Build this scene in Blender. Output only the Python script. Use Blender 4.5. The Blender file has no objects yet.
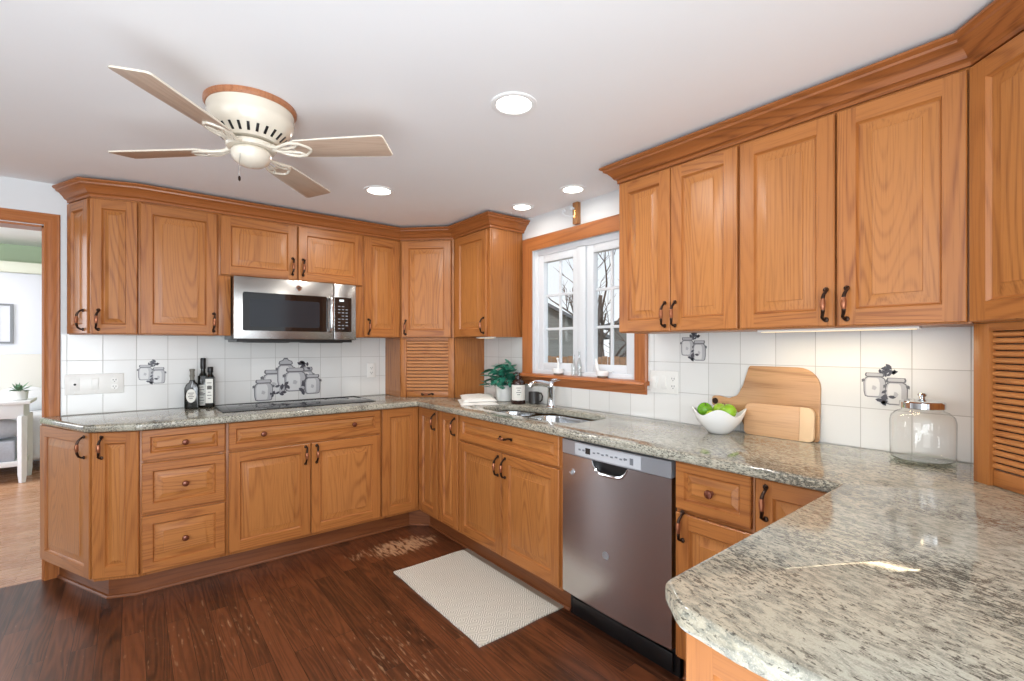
import bpy, bmesh, math, random
from mathutils import Matrix, Vector, noise
random.seed(7)
PI = math.pi
S = bpy.context.scene
COL = S.collection

# ------------------------------------------------------------------ camera, sky, daylight, exposure
cam_data = bpy.data.cameras.new('camera')
cam = bpy.data.objects.new('camera', cam_data); COL.objects.link(cam)
cam.location = (-1.6186, -3.1103, 1.3081)
cam.rotation_euler = (PI/2, 0, -0.67496)
cam_data.sensor_width = 36.0
cam_data.lens = 36*473.56/1024
cam_data.shift_y = 5.87/1024
cam_data.clip_start = .02
S.camera = cam
S.view_settings.view_transform = 'Standard'
S.view_settings.look = 'None'
S.view_settings.gamma = 1
S.view_settings.use_curve_mapping = False
S.view_settings.exposure = 0.06
S.cycles.use_denoising = True
S.cycles.max_bounces = 10
S.cycles.transparent_max_bounces = 16

world = bpy.data.worlds.new('sky'); S.world = world
world.use_nodes = True
wn = world.node_tree.nodes; wl = world.node_tree.links
bg = wn['Background']
tc = wn.new('ShaderNodeTexCoord'); sp = wn.new('ShaderNodeSeparateXYZ'); rmp = wn.new('ShaderNodeValToRGB')
wl.new(tc.outputs['Generated'], sp.inputs[0]); wl.new(sp.outputs['Z'], rmp.inputs[0])
rmp.color_ramp.elements[0].position = 0.0; rmp.color_ramp.elements[0].color = (.93, .95, .98, 1)
rmp.color_ramp.elements[1].position = .6; rmp.color_ramp.elements[1].color = (.70, .82, .97, 1)
wl.new(rmp.outputs[0], bg.inputs['Color'])
bg.inputs['Strength'].default_value = 1.15

def area(name, loc, rot, sx, sy, power, color=(1, 1, 1), shape='RECTANGLE', spread=PI):
    l = bpy.data.lights.new(name, 'AREA'); l.shape = shape; l.size = sx; l.size_y = sy
    l.energy = power; l.color = color; l.spread = spread
    o = bpy.data.objects.new(name, l); COL.objects.link(o); o.location = loc; o.rotation_euler = rot
    return o
# stand-ins for windows behind the camera; the side light is added fill
area('daylight_behind', (-1.9, -5.2, 1.55), (PI/2, 0, 0), 1.5, 1.3, 30, (.92, .96, 1))
area('daylight_behind', (-3.6, -5.2, 1.55), (PI/2, 0, 0), 1.0, 1.3, 22, (.92, .96, 1))
area('side_fill', (-4.1, -2.2, 1.5), (PI/2, 0, -PI/2), 2.0, 1.4, 24, (.92, .96, 1))
# added fill lights aimed upward to brighten the ceiling, with no real source
area('ceiling_fill', (-2.5, -3.7, 1.0), (PI*.75, 0, -.42), 1.6, 1.6, 50, (.84, .93, 1))
area('ceiling_fill', (-2.0, -3.2, .35), (PI, 0, 0), 3.0, 2.0, 46, (.78, .90, 1))
sun = bpy.data.lights.new('sun', 'SUN'); sun.energy = 1.5; sun.angle = math.radians(3); sun.color = (1, .96, .9)
sun_o = bpy.data.objects.new('sun', sun); COL.objects.link(sun_o); sun_o.rotation_euler = (math.radians(52), 0, math.radians(-38))

# ------------------------------------------------------------------ materials
def new_mat(name):
    m = bpy.data.materials.new(name); m.use_nodes = True
    nt = m.node_tree
    return m, nt, nt.nodes['Principled BSDF']
def lk(nt, a, b): nt.links.new(a, b)
def nd(nt, t, **kw):
    n = nt.nodes.new(t)
    for k, v in kw.items(): setattr(n, k, v)
    return n
def math_(nt, op, a, b=None, c=None, clamp=False):
    n = nd(nt, 'ShaderNodeMath', operation=op); n.use_clamp = clamp
    for i, x in enumerate((a, b, c)):
        if x is None: continue
        if hasattr(x, 'links'): lk(nt, x, n.inputs[i])
        else: n.inputs[i].default_value = x
    return n.outputs[0]
def vmath(nt, op, a, b):
    n = nd(nt, 'ShaderNodeVectorMath', operation=op)
    for i, x in enumerate((a, b)):
        if hasattr(x, 'links'): lk(nt, x, n.inputs[i])
        else: n.inputs[i].default_value = x
    return n.outputs[0]
def noise_(nt, vec, scale, detail=2, dist=0, rough=.5):
    n = nd(nt, 'ShaderNodeTexNoise'); n.inputs['Scale'].default_value = scale
    n.inputs['Detail'].default_value = detail; n.inputs['Distortion'].default_value = dist
    n.inputs['Roughness'].default_value = rough
    lk(nt, vec, n.inputs['Vector']); return n.outputs['Fac']
def ramp(nt, fac, stops, interp='LINEAR'):
    r = nd(nt, 'ShaderNodeValToRGB'); cr = r.color_ramp; cr.interpolation = interp
    while len(cr.elements) < len(stops): cr.elements.new(.5)
    for e, (p, c) in zip(cr.elements, stops):
        e.position = p; e.color = (*c, 1) if len(c) == 3 else c
    lk(nt, fac, r.inputs[0]); return r.outputs[0]
def mix(nt, fac, a, b, mode='MIX'):
    n = nd(nt, 'ShaderNodeMix', data_type='RGBA', blend_type=mode)
    for s, x in (('Factor', fac), ('A', a), ('B', b)):
        i = [q for q in n.inputs if q.name == s and q.type == ('VALUE' if s == 'Factor' else 'RGBA')][0]
        if hasattr(x, 'links'): lk(nt, x, i)
        else: i.default_value = x if s == 'Factor' else (*x, 1)
    return [q for q in n.outputs if q.type == 'RGBA'][0]
def bump(nt, bsdf, h, strength=.2, dist=.002):
    b = nd(nt, 'ShaderNodeBump'); b.inputs['Strength'].default_value = strength; b.inputs['Distance'].default_value = dist
    lk(nt, h, b.inputs['Height']); lk(nt, b.outputs[0], bsdf.inputs['Normal'])
def srgb(r, g, b):
    f = lambda c: (c/255/12.92) if c/255 <= .04045 else ((c/255+.055)/1.055)**2.4
    return (f(r), f(g), f(b))
def plain(name, rgb, rough=.5, metal=0, spec=.5, emit=0, coat=0, nscale=0, namp=.06):
    m, nt, b = new_mat(name)
    c = srgb(*rgb)
    b.inputs['Base Color'].default_value = (*c, 1)
    if nscale:
        t = nd(nt, 'ShaderNodeTexCoord')
        f = noise_(nt, t.outputs['Object'], nscale, 3)
        lk(nt, ramp(nt, f, [(.3, tuple(x*(1-namp) for x in c)), (.7, tuple(min(1, x*(1+namp)) for x in c))]), b.inputs['Base Color'])
    b.inputs['Roughness'].default_value = rough; b.inputs['Metallic'].default_value = metal
    b.inputs['Specular IOR Level'].default_value = spec
    b.inputs['Coat Weight'].default_value = coat
    if emit:
        b.inputs['Emission Color'].default_value = (*c, 1); b.inputs['Emission Strength'].default_value = emit
    return m

def oak(name, axis, light=(172, 109, 56), dark=(134, 76, 37), tone=.10, contour=78):
    m, nt, b = new_mat(name)
    t = nd(nt, 'ShaderNodeTexCoord'); oi = nd(nt, 'ShaderNodeObjectInfo')
    base = t.outputs['UV' if axis == 'uv' else 'Object']
    cx = nd(nt, 'ShaderNodeCombineXYZ')
    for i, k in enumerate((31.7, 17.3, 23.9)): lk(nt, math_(nt, 'MULTIPLY', oi.outputs['Random'], k), cx.inputs[i])
    v = vmath(nt, 'ADD', base, cx.outputs[0])
    st = {'z': (1, 1, .085), 'x': (.085, 1, 1), 'uv': (.085, 1, 1), 'y': (1, .085, 1)}[axis]
    st2 = {'z': (1, 1, .025), 'x': (.025, 1, 1), 'uv': (.025, 1, 1), 'y': (1, .025, 1)}[axis]
    vs = vmath(nt, 'MULTIPLY', v, st); vs2 = vmath(nt, 'MULTIPLY', v, st2)
    n1 = noise_(nt, vs, 5.0, 1.2, .25)
    w = math_(nt, 'SINE', math_(nt, 'MULTIPLY', n1, contour*2))
    w = math_(nt, 'POWER', math_(nt, 'MULTIPLY_ADD', w, .5, .5), 3.5)
    pores = noise_(nt, vs2, 260, 2.5)
    tonen = noise_(nt, vs, 1.6, 2)
    w = math_(nt, 'MULTIPLY', w, ramp(nt, noise_(nt, vs, 3.1, 1), [(.34, (.25, .25, .25)), (.60, (1, 1, 1))]))
    band = noise_(nt, vs2, 22, 2)
    L, D = srgb(*light), srgb(*dark)
    fac = math_(nt, 'MULTIPLY', w, math_(nt, 'MULTIPLY_ADD', pores, 1.5, -.05))
    fac = math_(nt, 'MULTIPLY_ADD', math_(nt, 'SUBTRACT', band, .5), .55, fac, clamp=True)
    col = mix(nt, fac, L, D)
    pf = math_(nt, 'MULTIPLY', math_(nt, 'SUBTRACT', pores, .52, clamp=True), 1.6, clamp=True)
    col = mix(nt, pf, col, tuple(x*.62 for x in D))
    tn = math_(nt, 'MULTIPLY_ADD', math_(nt, 'ADD', tonen, math_(nt, 'MULTIPLY_ADD', oi.outputs['Random'], .5, -.25)), 2*tone, 1-tone)
    hv = nd(nt, 'ShaderNodeHueSaturation'); lk(nt, col, hv.inputs['Color']); lk(nt, tn, hv.inputs['Value'])
    lk(nt, hv.outputs[0], b.inputs['Base Color'])
    b.inputs['Roughness'].default_value = .34; b.inputs['Specular IOR Level'].default_value = .42
    bump(nt, b, pores, .10, .0006)
    return m
OV = oak('oak_upright_grain', 'z'); OH = oak('oak_level_grain', 'x')
OP = oak('oak_panel', 'z', (178, 116, 61), (138, 81, 41), contour=92)
OPH = oak('oak_panel_level', 'x', (178, 116, 61), (138, 81, 41), contour=92)
OU = oak('oak_moulding', 'uv', (158, 94, 48), (122, 68, 33))
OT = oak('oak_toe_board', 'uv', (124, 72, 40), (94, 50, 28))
OC = oak('oak_casing', 'uv', (176, 108, 58), (142, 80, 40))
OAK = [OV, OH, OP]; OAKD = [OH, OH, OPH]

def granite():
    m, nt, b = new_mat('granite'); t = nd(nt, 'ShaderNodeTexCoord'); o = t.outputs['Object']
    rot = nd(nt, 'ShaderNodeMapping'); rot.inputs['Rotation'].default_value = (0, 0, math.radians(14)); lk(nt, o, rot.inputs[0])
    vs = vmath(nt, 'MULTIPLY', rot.outputs[0], (1, .42, 1))
    big = noise_(nt, vs, 6.0, 3, .3)
    mid = noise_(nt, vs, 88, 4, .5, .65)
    fl = noise_(nt, vs, 185, 3, .6, .6)
    fine = noise_(nt, o, 420, 2)
    warm = noise_(nt, o, 1.3, 2)
    base = mix(nt, ramp(nt, warm, [(.40, (0, 0, 0)), (.62, (1, 1, 1))]), srgb(174, 174, 161), srgb(178, 167, 145))
    base = mix(nt, ramp(nt, mid, [(.44, (0, 0, 0)), (.60, (.8, .8, .8))]), base, srgb(126, 125, 114))
    base = mix(nt, ramp(nt, math_(nt, 'MULTIPLY_ADD', big, .5, fl), [(.755, (0, 0, 0)), (.85, (.85, .85, .85))]), base, srgb(66, 64, 58))
    base = mix(nt, ramp(nt, fine, [(.52, (0, 0, 0)), (.75, (.5, .5, .5))]), base, srgb(206, 200, 184))
    lk(nt, base, b.inputs['Base Color'])
    b.inputs['Roughness'].default_value = .07; b.inputs['Specular IOR Level'].default_value = .6
    return m
GRANITE = granite()

def boards(name, c1, c2, gap, width, length, along, grain=.5, rough=.3, worn=None):
    m, nt, b = new_mat(name); t = nd(nt, 'ShaderNodeTexCoord'); o = t.outputs['Object']
    sx = nd(nt, 'ShaderNodeSeparateXYZ'); lk(nt, o, sx.inputs[0])
    cb = nd(nt, 'ShaderNodeCombineXYZ')
    lk(nt, sx.outputs['Y' if along == 'y' else 'X'], cb.inputs[0]); lk(nt, sx.outputs['X' if along == 'y' else 'Y'], cb.inputs[1])
    br = nd(nt, 'ShaderNodeTexBrick'); lk(nt, cb.outputs[0], br.inputs['Vector'])
    br.offset = .37; br.offset_frequency = 2; br.squash = 1
    br.inputs['Color1'].default_value = (0, 0, 0, 1); br.inputs['Color2'].default_value = (1, 1, 1, 1); br.inputs['Mortar'].default_value = (.5, .5, .5, 1)
    br.inputs['Scale'].default_value = 1; br.inputs['Mortar Size'].default_value = .0011; br.inputs['Mortar Smooth'].default_value = .3
    br.inputs['Brick Width'].default_value = length; br.inputs['Row Height'].default_value = width; br.inputs['Bias'].default_value = 0
    tone = br.outputs['Color']
    shift = nd(nt, 'ShaderNodeCombineXYZ'); lk(nt, math_(nt, 'MULTIPLY', tone, 9.0), shift.inputs[0]); lk(nt, math_(nt, 'MULTIPLY', tone, 5.0), shift.inputs[1])
    v = vmath(nt, 'ADD', vmath(nt, 'MULTIPLY', cb.outputs[0], (.07, 1, 1)), shift.outputs[0])
    g1 = noise_(nt, v, 9, 2, .5); w = math_(nt, 'SINE', math_(nt, 'MULTIPLY', g1, 95)); w = math_(nt, 'MULTIPLY_ADD', w, .5, .5)
    g2 = noise_(nt, v, 120, 3)
    g3 = noise_(nt, v, 26, 3, .6, .65)
    f = math_(nt, 'ADD', math_(nt, 'MULTIPLY', tone, .36), math_(nt, 'MULTIPLY', math_(nt, 'MULTIPLY_ADD', w, .30, math_(nt, 'ADD', math_(nt, 'MULTIPLY', g2, .5), math_(nt, 'MULTIPLY', g3, .7))), grain))
    col = ramp(nt, f, [(.38, srgb(*c1)), (1.0, srgb(*c2))])
    col = mix(nt, br.outputs['Fac'], col, srgb(*gap))
    rgh = math_(nt, 'MULTIPLY_ADD', g2, .16, rough-.06)
    if worn:
        vv = vmath(nt, 'MULTIPLY', cb.outputs[0], (.14, 1, 1))
        s = noise_(nt, vv, 75, 3, .4)
        tot = None
        for (x, y, rx, ry, amt) in worn:
            d = vmath(nt, 'MULTIPLY', vmath(nt, 'SUBTRACT', o, (x, y, 0)), (1/rx, 1/ry, 0))
            ln = nd(nt, 'ShaderNodeVectorMath', operation='LENGTH'); lk(nt, d, ln.inputs[0])
            k = math_(nt, 'MULTIPLY', math_(nt, 'SUBTRACT', 1.15, ln.outputs['Value'], clamp=True), amt)
            tot = k if tot is None else math_(nt, 'MAXIMUM', tot, k)
        sc = noise_(nt, vmath(nt, 'MULTIPLY', cb.outputs[0], (.3, 1, 1)), 55, 4)
        tot = math_(nt, 'MAXIMUM', tot, .035)
        mk_ = ramp(nt, math_(nt, 'ADD', math_(nt, 'MULTIPLY', tot, 1.0), math_(nt, 'MULTIPLY', s, .62)), [(.46, (0, 0, 0)), (.62, (.75, .75, .75))])
        mk_ = mix(nt, 1.0, mk_, ramp(nt, sc, [(.38, (0, 0, 0)), (.5, (1, 1, 1))]), 'MULTIPLY')
        col = mix(nt, mk_, col, srgb(206, 164, 126))
    lk(nt, col, b.inputs['Base Color']); lk(nt, rgh, b.inputs['Roughness'])
    b.inputs['Specular IOR Level'].default_value = .45
    bump(nt, b, math_(nt, 'SUBTRACT', math_(nt, 'MULTIPLY', g2, .3), br.outputs['Fac']), .25, .0015)
    return m
FLOOR = boards('dark_stained_floorboards', (38, 20, 12), (110, 62, 37), (20, 11, 7), .083, .95, 'y', .8, .30,
               worn=[(-.24, -.24, .30, .16, .42), (-.50, -.2, .16, .12, .2), (-.75, -1.3, .4, .6, .12), (-1.3, -.6, .5, .5, .10)])
FLOOR2 = boards('pale_floorboards', (176, 128, 96), (214, 174, 142), (130, 90, 66), .083, .9, 'x', .4, .25)

def tiles(name, plane, ox, oz):
    m, nt, b = new_mat(name); t = nd(nt, 'ShaderNodeTexCoord'); o = t.outputs['Object']
    sx = nd(nt, 'ShaderNodeSeparateXYZ'); lk(nt, o, sx.inputs[0])
    cb = nd(nt, 'ShaderNodeCombineXYZ')
    lk(nt, math_(nt, 'SUBTRACT', sx.outputs['X' if plane == 'xz' else 'Y'], ox-50*P), cb.inputs[0]); lk(nt, math_(nt, 'SUBTRACT', sx.outputs['Z'], oz-50*P), cb.inputs[1])
    br = nd(nt, 'ShaderNodeTexBrick'); lk(nt, cb.outputs[0], br.inputs['Vector'])
    br.offset = 0; br.squash = 1
    br.inputs['Color1'].default_value = (0, 0, 0, 1); br.inputs['Color2'].default_value = (1, 1, 1, 1)
    br.inputs['Scale'].default_value = 1; br.inputs['Mortar Size'].default_value = .0016; br.inputs['Mortar Smooth'].default_value = .4
    br.inputs['Brick Width'].default_value = P; br.inputs['Row Height'].default_value = P
    wav = noise_(nt, o, 9, 2)
    c = mix(nt, br.outputs['Color'], srgb(219, 219, 216), srgb(227, 227, 224))
    c = mix(nt, br.outputs['Fac'], c, srgb(176, 174, 169))
    lk(nt, c, b.inputs['Base Color'])
    lk(nt, math_(nt, 'MULTIPLY_ADD', br.outputs['Fac'], .6, .16), b.inputs['Roughness'])
    bump(nt, b, math_(nt, 'SUBTRACT', math_(nt, 'MULTIPLY', wav, .8), math_(nt, 'MULTIPLY', br.outputs['Fac'], .8)), .25, .0025)
    return m
P = .1558
TILE_B = tiles('tile_cooktop_wall', 'xz', -1.446, .914)
TILE_R = tiles('tile_window_wall', 'yz', -1.740, .914)

WALL = plain('wall_paint', (214, 216, 217), .6, nscale=3, namp=.01)
CEIL = plain('ceiling_paint', (240, 240, 240), .7, nscale=2, namp=.01)
WHITE = plain('white_paint', (238, 238, 236), .35)
VINYL = plain('white_vinyl', (222, 226, 230), .35)
CREAM = plain('cream_enamel', (222, 213, 196), .22, coat=.4)
BLADE = oak('taupe_blade_wood', 'x', (184, 160, 140), (170, 144, 124), .05)
FANRING = oak('brown_ring_wood', 'z', (176, 118, 82), (150, 94, 62))
BRONZE = plain('dark_bronze', (62, 46, 38), .32, .85)
GRIP = plain('copper_grip', (150, 92, 62), .28, .55)
KNOBM = plain('reddish_knob', (112, 60, 40), .25, .4)
BLACK = plain('black_plastic', (18, 18, 19), .35)
BLACKG = plain('black_glass', (10, 11, 13), .04, spec=.7)
CHROME = plain('chrome', (222, 224, 226), .08, 1)
PLATE = plain('white_plate', (236, 235, 230), .3)
DARKSLOT = plain('dark_slot', (40, 38, 36), .5)
def steel(name, rgb, rough, stretch=(1, 1, 60)):
    m, nt, b = new_mat(name); t = nd(nt, 'ShaderNodeTexCoord')
    n = noise_(nt, vmath(nt, 'MULTIPLY', t.outputs['Object'], stretch), 18, 3)
    c = srgb(*rgb)
    lk(nt, ramp(nt, n, [(.3, tuple(x*.99 for x in c)), (.7, c)]), b.inputs['Base Color'])
    lk(nt, math_(nt, 'MULTIPLY_ADD', n, .02, rough-.01), b.inputs['Roughness'])
    b.inputs['Metallic'].default_value = 1
    return m
STEEL = steel('brushed_steel', (172, 170, 167), .26)
STEELV = steel('door_steel', (212, 211, 213), .25, (6, 6, .4))
SINKM = steel('sink_steel', (206, 208, 210), .2)
CONTROL = plain('silver_control_strip', (176, 180, 186), .3, .6)

def glassy(name, tint=(1, 1, 1), refl=1.0, edge=None):
    m = bpy.data.materials.new(name); m.use_nodes = True; nt = m.node_tree; nt.nodes.clear()
    out = nd(nt, 'ShaderNodeOutputMaterial'); tr = nd(nt, 'ShaderNodeBsdfTransparent'); gl = nd(nt, 'ShaderNodeBsdfGlossy')
    gl.inputs['Roughness'].default_value = .02; tr.inputs[0].default_value = (*tint, 1)
    if edge:
        lw = nd(nt, 'ShaderNodeLayerWeight'); lw.inputs[0].default_value = .35
        lk(nt, ramp(nt, lw.outputs['Facing'], [(.55, tint), (.95, edge)]), tr.inputs[0])
    lf = nd(nt, 'ShaderNodeLayerWeight'); lf.inputs[0].default_value = .5
    mx = nd(nt, 'ShaderNodeMixShader')
    lk(nt, math_(nt, 'MULTIPLY', math_(nt, 'MULTIPLY_ADD', math_(nt, 'POWER', lf.outputs['Facing'], 4.5), .75, .045), refl, clamp=True), mx.inputs[0])
    lk(nt, tr.outputs[0], mx.inputs[1]); lk(nt, gl.outputs[0], mx.inputs[2]); lk(nt, mx.outputs[0], out.inputs[0])
    return m
PANE = glassy('window_glass', (.97, .98, .98), .8)
JARG = glassy('jar_glass', (.985, .985, .98), 1.4, (.42, .43, .39))

# ------------------------------------------------------------------ mesh builder
class MB:
    def __init__(s): s.v = []; s.f = []; s.m = []; s.uv = []
    def add(s, verts, faces, mi=0, uvs=None):
        n = len(s.v); s.v += [tuple(p) for p in verts]
        for k, f in enumerate(faces):
            s.f.append([n+i for i in f]); s.m.append(mi if not isinstance(mi, (list, tuple)) else mi[k])
            s.uv.append(uvs[k] if uvs else None)
        return s
    def add_bm(s, bm, mi=0, M=None):
        bm.verts.index_update()
        s.add([(M @ v.co if M else v.co) for v in bm.verts], [[v.index for v in f.verts] for f in bm.faces], mi); bm.free(); return s
    def box(s, a, b, mi=0, bev=0, seg=2):
        x0, y0, z0 = [min(p, q) for p, q in zip(a, b)]; x1, y1, z1 = [max(p, q) for p, q in zip(a, b)]
        bm = bmesh.new(); bmesh.ops.create_cube(bm, size=1)
        for v in bm.verts: v.co = ((x0+x1)/2+v.co.x*(x1-x0), (y0+y1)/2+v.co.y*(y1-y0), (z0+z1)/2+v.co.z*(z1-z0))
        if bev: bmesh.ops.bevel(bm, geom=bm.edges[:], offset=bev, segments=seg, affect='EDGES', profile=.5)
        return s.add_bm(bm, mi)
    def prism(s, pts, lo, hi, mi=0, bev=0, axis='z', seg=2, M=None):
        f = {'z': lambda p, h: (p[0], p[1], h), 'y': lambda p, h: (p[0], h, p[1]), 'x': lambda p, h: (h, p[0], p[1])}[axis]
        bm = bmesh.new(); A = [bm.verts.new(f(p, lo)) for p in pts]; B = [bm.verts.new(f(p, hi)) for p in pts]
        bm.faces.new(A); bm.faces.new(B[::-1]); n = len(pts)
        for i in range(n): bm.faces.new((A[i], B[i], B[(i+1) % n], A[(i+1) % n]))
        bmesh.ops.recalc_face_normals(bm, faces=bm.faces[:])
        if bev:
            sel = [e for e in bm.edges if (e.verts[0] in A) == (e.verts[1] in A)]
            bmesh.ops.bevel(bm, geom=sel, offset=bev, segments=seg, affect='EDGES', profile=.5)
        return s.add_bm(bm, mi, M)
    def tube(s, path, r, mi=0, n=10, cap=True):
        P_ = [Vector(p) for p in path]; R = r if isinstance(r, (list, tuple)) else [r]*len(P_)
        V = []; up = None
        for i, p in enumerate(P_):
            d = (P_[min(i+1, len(P_)-1)]-P_[max(i-1, 0)]).normalized()
            if up is None: up = Vector((0, 0, 1)) if abs(d.z) < .9 else Vector((1, 0, 0))
            a = d.cross(up)
            if a.length < 1e-4: a = d.cross(Vector((.3, 1, .2)))
            a.normalize(); b_ = a.cross(d).normalized(); up = b_
            for k in range(n):
                t = 2*PI*k/n; V.append(p+R[i]*(math.cos(t)*a+math.sin(t)*b_))
        F = [(i*n+k, i*n+(k+1) % n, (i+1)*n+(k+1) % n, (i+1)*n+k) for i in range(len(P_)-1) for k in range(n)]
        if cap: F += [tuple(range(n))[::-1], tuple((len(P_)-1)*n+k for k in range(n))]
        return s.add(V, F, mi)
    def lathe(s, prof, c=(0, 0, 0), mi=0, n=32, M=None, mod=None):
        V = []; F = []
        for (r, z) in prof:
            for k in range(n):
                t = 2*PI*k/n; rr, zz = (r, z) if mod is None else mod(r, z, t)
                p = Vector((rr*math.cos(t), rr*math.sin(t), zz))
                V.append((M @ p if M else p)+Vector(c))
        for i in range(len(prof)-1):
            for k in range(n): F.append((i*n+k, i*n+(k+1) % n, (i+1)*n+(k+1) % n, (i+1)*n+k))
        if prof[0][0] > 1e-5: F.append(tuple(range(n))[::-1])
        if prof[-1][0] > 1e-5: F.append(tuple((len(prof)-1)*n+k for k in range(n)))
        return s.add(V, F, mi)
    def shell(s, prof, c=(0, 0, 0), mi=0, n=32):   # lathe left open at both ends
        k0 = len(s.f); s.lathe(prof, c, mi, n)
        while s.f and len(s.f[-1]) == n and n > 4: s.f.pop(); s.m.pop(); s.uv.pop()
        return s
    def ball(s, c, r, mi=0, n=16, sc=(1, 1, 1)):
        pr = [(math.sin(PI*i/(n//2))*r, -math.cos(PI*i/(n//2))*r) for i in range(n//2+1)]
        pr[0] = (1e-6, -r); pr[-1] = (1e-6, r)
        return s.lathe(pr, c, mi, n, Matrix.Diagonal(Vector(sc)))
    def sweep(s, prof, path, z, mi=0, vert=None):
        """profile (out, up) along an xy path; out = right-hand side of travel."""
        n = len(path); V = []; L = [0]; m = len(prof)
        for i in range(n-1): L.append(L[-1]+(Vector(path[i+1])-Vector(path[i])).length)
        pl = [0]
        for i in range(m): pl.append(pl[-1]+(Vector(prof[(i+1) % m])-Vector(prof[i])).length)
        for i in range(n):
            p = Vector(path[i]); ds = []
            if i > 0: ds.append((p-Vector(path[i-1])).normalized())
            if i < n-1: ds.append((Vector(path[i+1])-p).normalized())
            nn = [Vector((d.y, -d.x)) for d in ds]
            q = nn[0] if len(nn) == 1 else (nn[0]+nn[1])/(1+nn[0].dot(nn[1]))
            for (o, u) in prof: V.append((p.x+q.x*o, p.y+q.y*o, z+u))
        F = []; U = []
        for i in range(n-1):
            for k in range(m):
                k2 = (k+1) % m
                F.append((i*m+k, (i+1)*m+k, (i+1)*m+k2, i*m+k2))
                U.append([(L[i], pl[k]), (L[i+1], pl[k]), (L[i+1], pl[k+1]), (L[i], pl[k+1])])
        F.append(tuple(range(m))); F.append(tuple((n-1)*m+k for k in range(m))[::-1])
        U += [[(q[0], q[1]) for q in prof], [(q[0], q[1]) for q in prof][::-1]]
        return s.add(V, F, mi, U)
    def casing(s, prof, path, plane, mi=0):
        """mitred picture-frame moulding: prof (across, out) along a path in a wall plane. plane = function (a, b, out) -> xyz"""
        n = len(path); m = len(prof); V = []; L = [0]
        for i in range(n-1): L.append(L[-1]+(Vector(path[i+1])-Vector(path[i])).length)
        for i in range(n):
            p = Vector(path[i]); ds = []
            if i > 0: ds.append((p-Vector(path[i-1])).normalized())
            if i < n-1: ds.append((Vector(path[i+1])-p).normalized())
            nn = [Vector((d.y, -d.x)) for d in ds]
            q = nn[0] if len(nn) == 1 else (nn[0]+nn[1])/(1+nn[0].dot(nn[1]))
            for (o, u) in prof: V.append(plane(p.x+q.x*o, p.y+q.y*o, u))
        F = []; U = []
        for i in range(n-1):
            for k in range(m):
                k2 = (k+1) % m; F.append((i*m+k, (i+1)*m+k, (i+1)*m+k2, i*m+k2))
                U.append([(L[i], prof[k][0]), (L[i+1], prof[k][0]), (L[i+1], prof[k2][0]+.001), (L[i], prof[k2][0]+.001)])
        F.append(tuple(range(m))); F.append(tuple((n-1)*m+k for k in range(m))[::-1])
        U += [list(prof), list(prof)[::-1]]
        return s.add(V, F, mi, U)
    def build(s, name, mats, parent=None, loc=(0, 0, 0), rz=0, rx=0, ry=0, ang=32, fix=True):
        me = bpy.data.meshes.new(name); me.from_pydata(s.v, [], s.f)
        for m in (mats if isinstance(mats, (list, tuple)) else [mats]): me.materials.append(m)
        me.polygons.foreach_set('material_index', s.m)
        if any(u for u in s.uv):
            ul = me.uv_layers.new(name='uv')
            for p, u in zip(me.polygons, s.uv):
                if u:
                    for li, q in zip(p.loop_indices, u): ul.data[li].uv = q
        if fix:
            bm = bmesh.new(); bm.from_mesh(me); bmesh.ops.recalc_face_normals(bm, faces=bm.faces[:]); bm.to_mesh(me); bm.free()
        me.polygons.foreach_set('use_smooth', [True]*len(me.polygons))
        me.set_sharp_from_angle(angle=math.radians(ang))
        o = bpy.data.objects.new(name, me); COL.objects.link(o)
        o.location = loc; o.rotation_euler = (rx, ry, rz)
        if parent: o.parent = parent
        return o
def tag(o, label, cat, group=None):
    o['label'] = label; o['category'] = cat
    if group: o['group'] = group
    return o
def struct(o, label=None):
    o['kind'] = 'structure'
    if label: o['label'] = label
    return o
def thing(name, label, cat, loc=(0, 0, 0), rz=0, group=None):
    o = bpy.data.objects.new(name, None); COL.objects.link(o); o.empty_display_size = .05
    o.location = loc; o.rotation_euler = (0, 0, rz); return tag(o, label, cat, group)
def copy_tree(o, parent=None):
    c = o.copy(); COL.objects.link(c)
    if parent: c.parent = parent
    for ch in [x for x in bpy.data.objects if x.parent == o]: copy_tree(ch, c)
    return c

# ------------------------------------------------------------------ the room shell
W, CZ, CT = .60, 2.225, .914        # wall plane, ceiling height, counter top
def quad_wall(name, boxes, m, label=None):
    mb = MB()
    for a, b in boxes: mb.box(a, b)
    return struct(mb.build(name, m), label)
quad_wall('floor', [((-4.3, -5.6, -.05), (W+.12, W+.02, 0))], FLOOR, 'dark worn hardwood floorboards')
quad_wall('ceiling', [((-4.3, -5.6, CZ), (W+.12, W+.12, CZ+.1))], CEIL, 'smooth white ceiling')
DX0, DX1, DZ = -3.0, -2.003, 1.985   # doorway opening in the cooktop wall
quad_wall('wall_back', [((DX1, W, 0), (W+.12, W+.12, CZ)), ((DX0, W, DZ), (DX1, W+.12, CZ)), ((-4.3, W, 0), (DX0, W+.12, CZ))], WALL)
WY0, WY1, WZ0, WZ1 = -1.455, -.572, 1.105, 1.985   # window opening
quad_wall('wall_right', [((W, -5.6, 0), (W+.12, WY0, CZ)), ((W, WY1, 0), (W+.12, W, CZ)), ((W, WY0, 0), (W+.12, WY1, WZ0)), ((W, WY0, WZ1), (W+.12, WY1, CZ))], WALL)
quad_wall('wall_left', [((-4.4, -5.6, 0), (-4.3, W, CZ))], plain('side_wall_paint', (192, 192, 192), .6))
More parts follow.
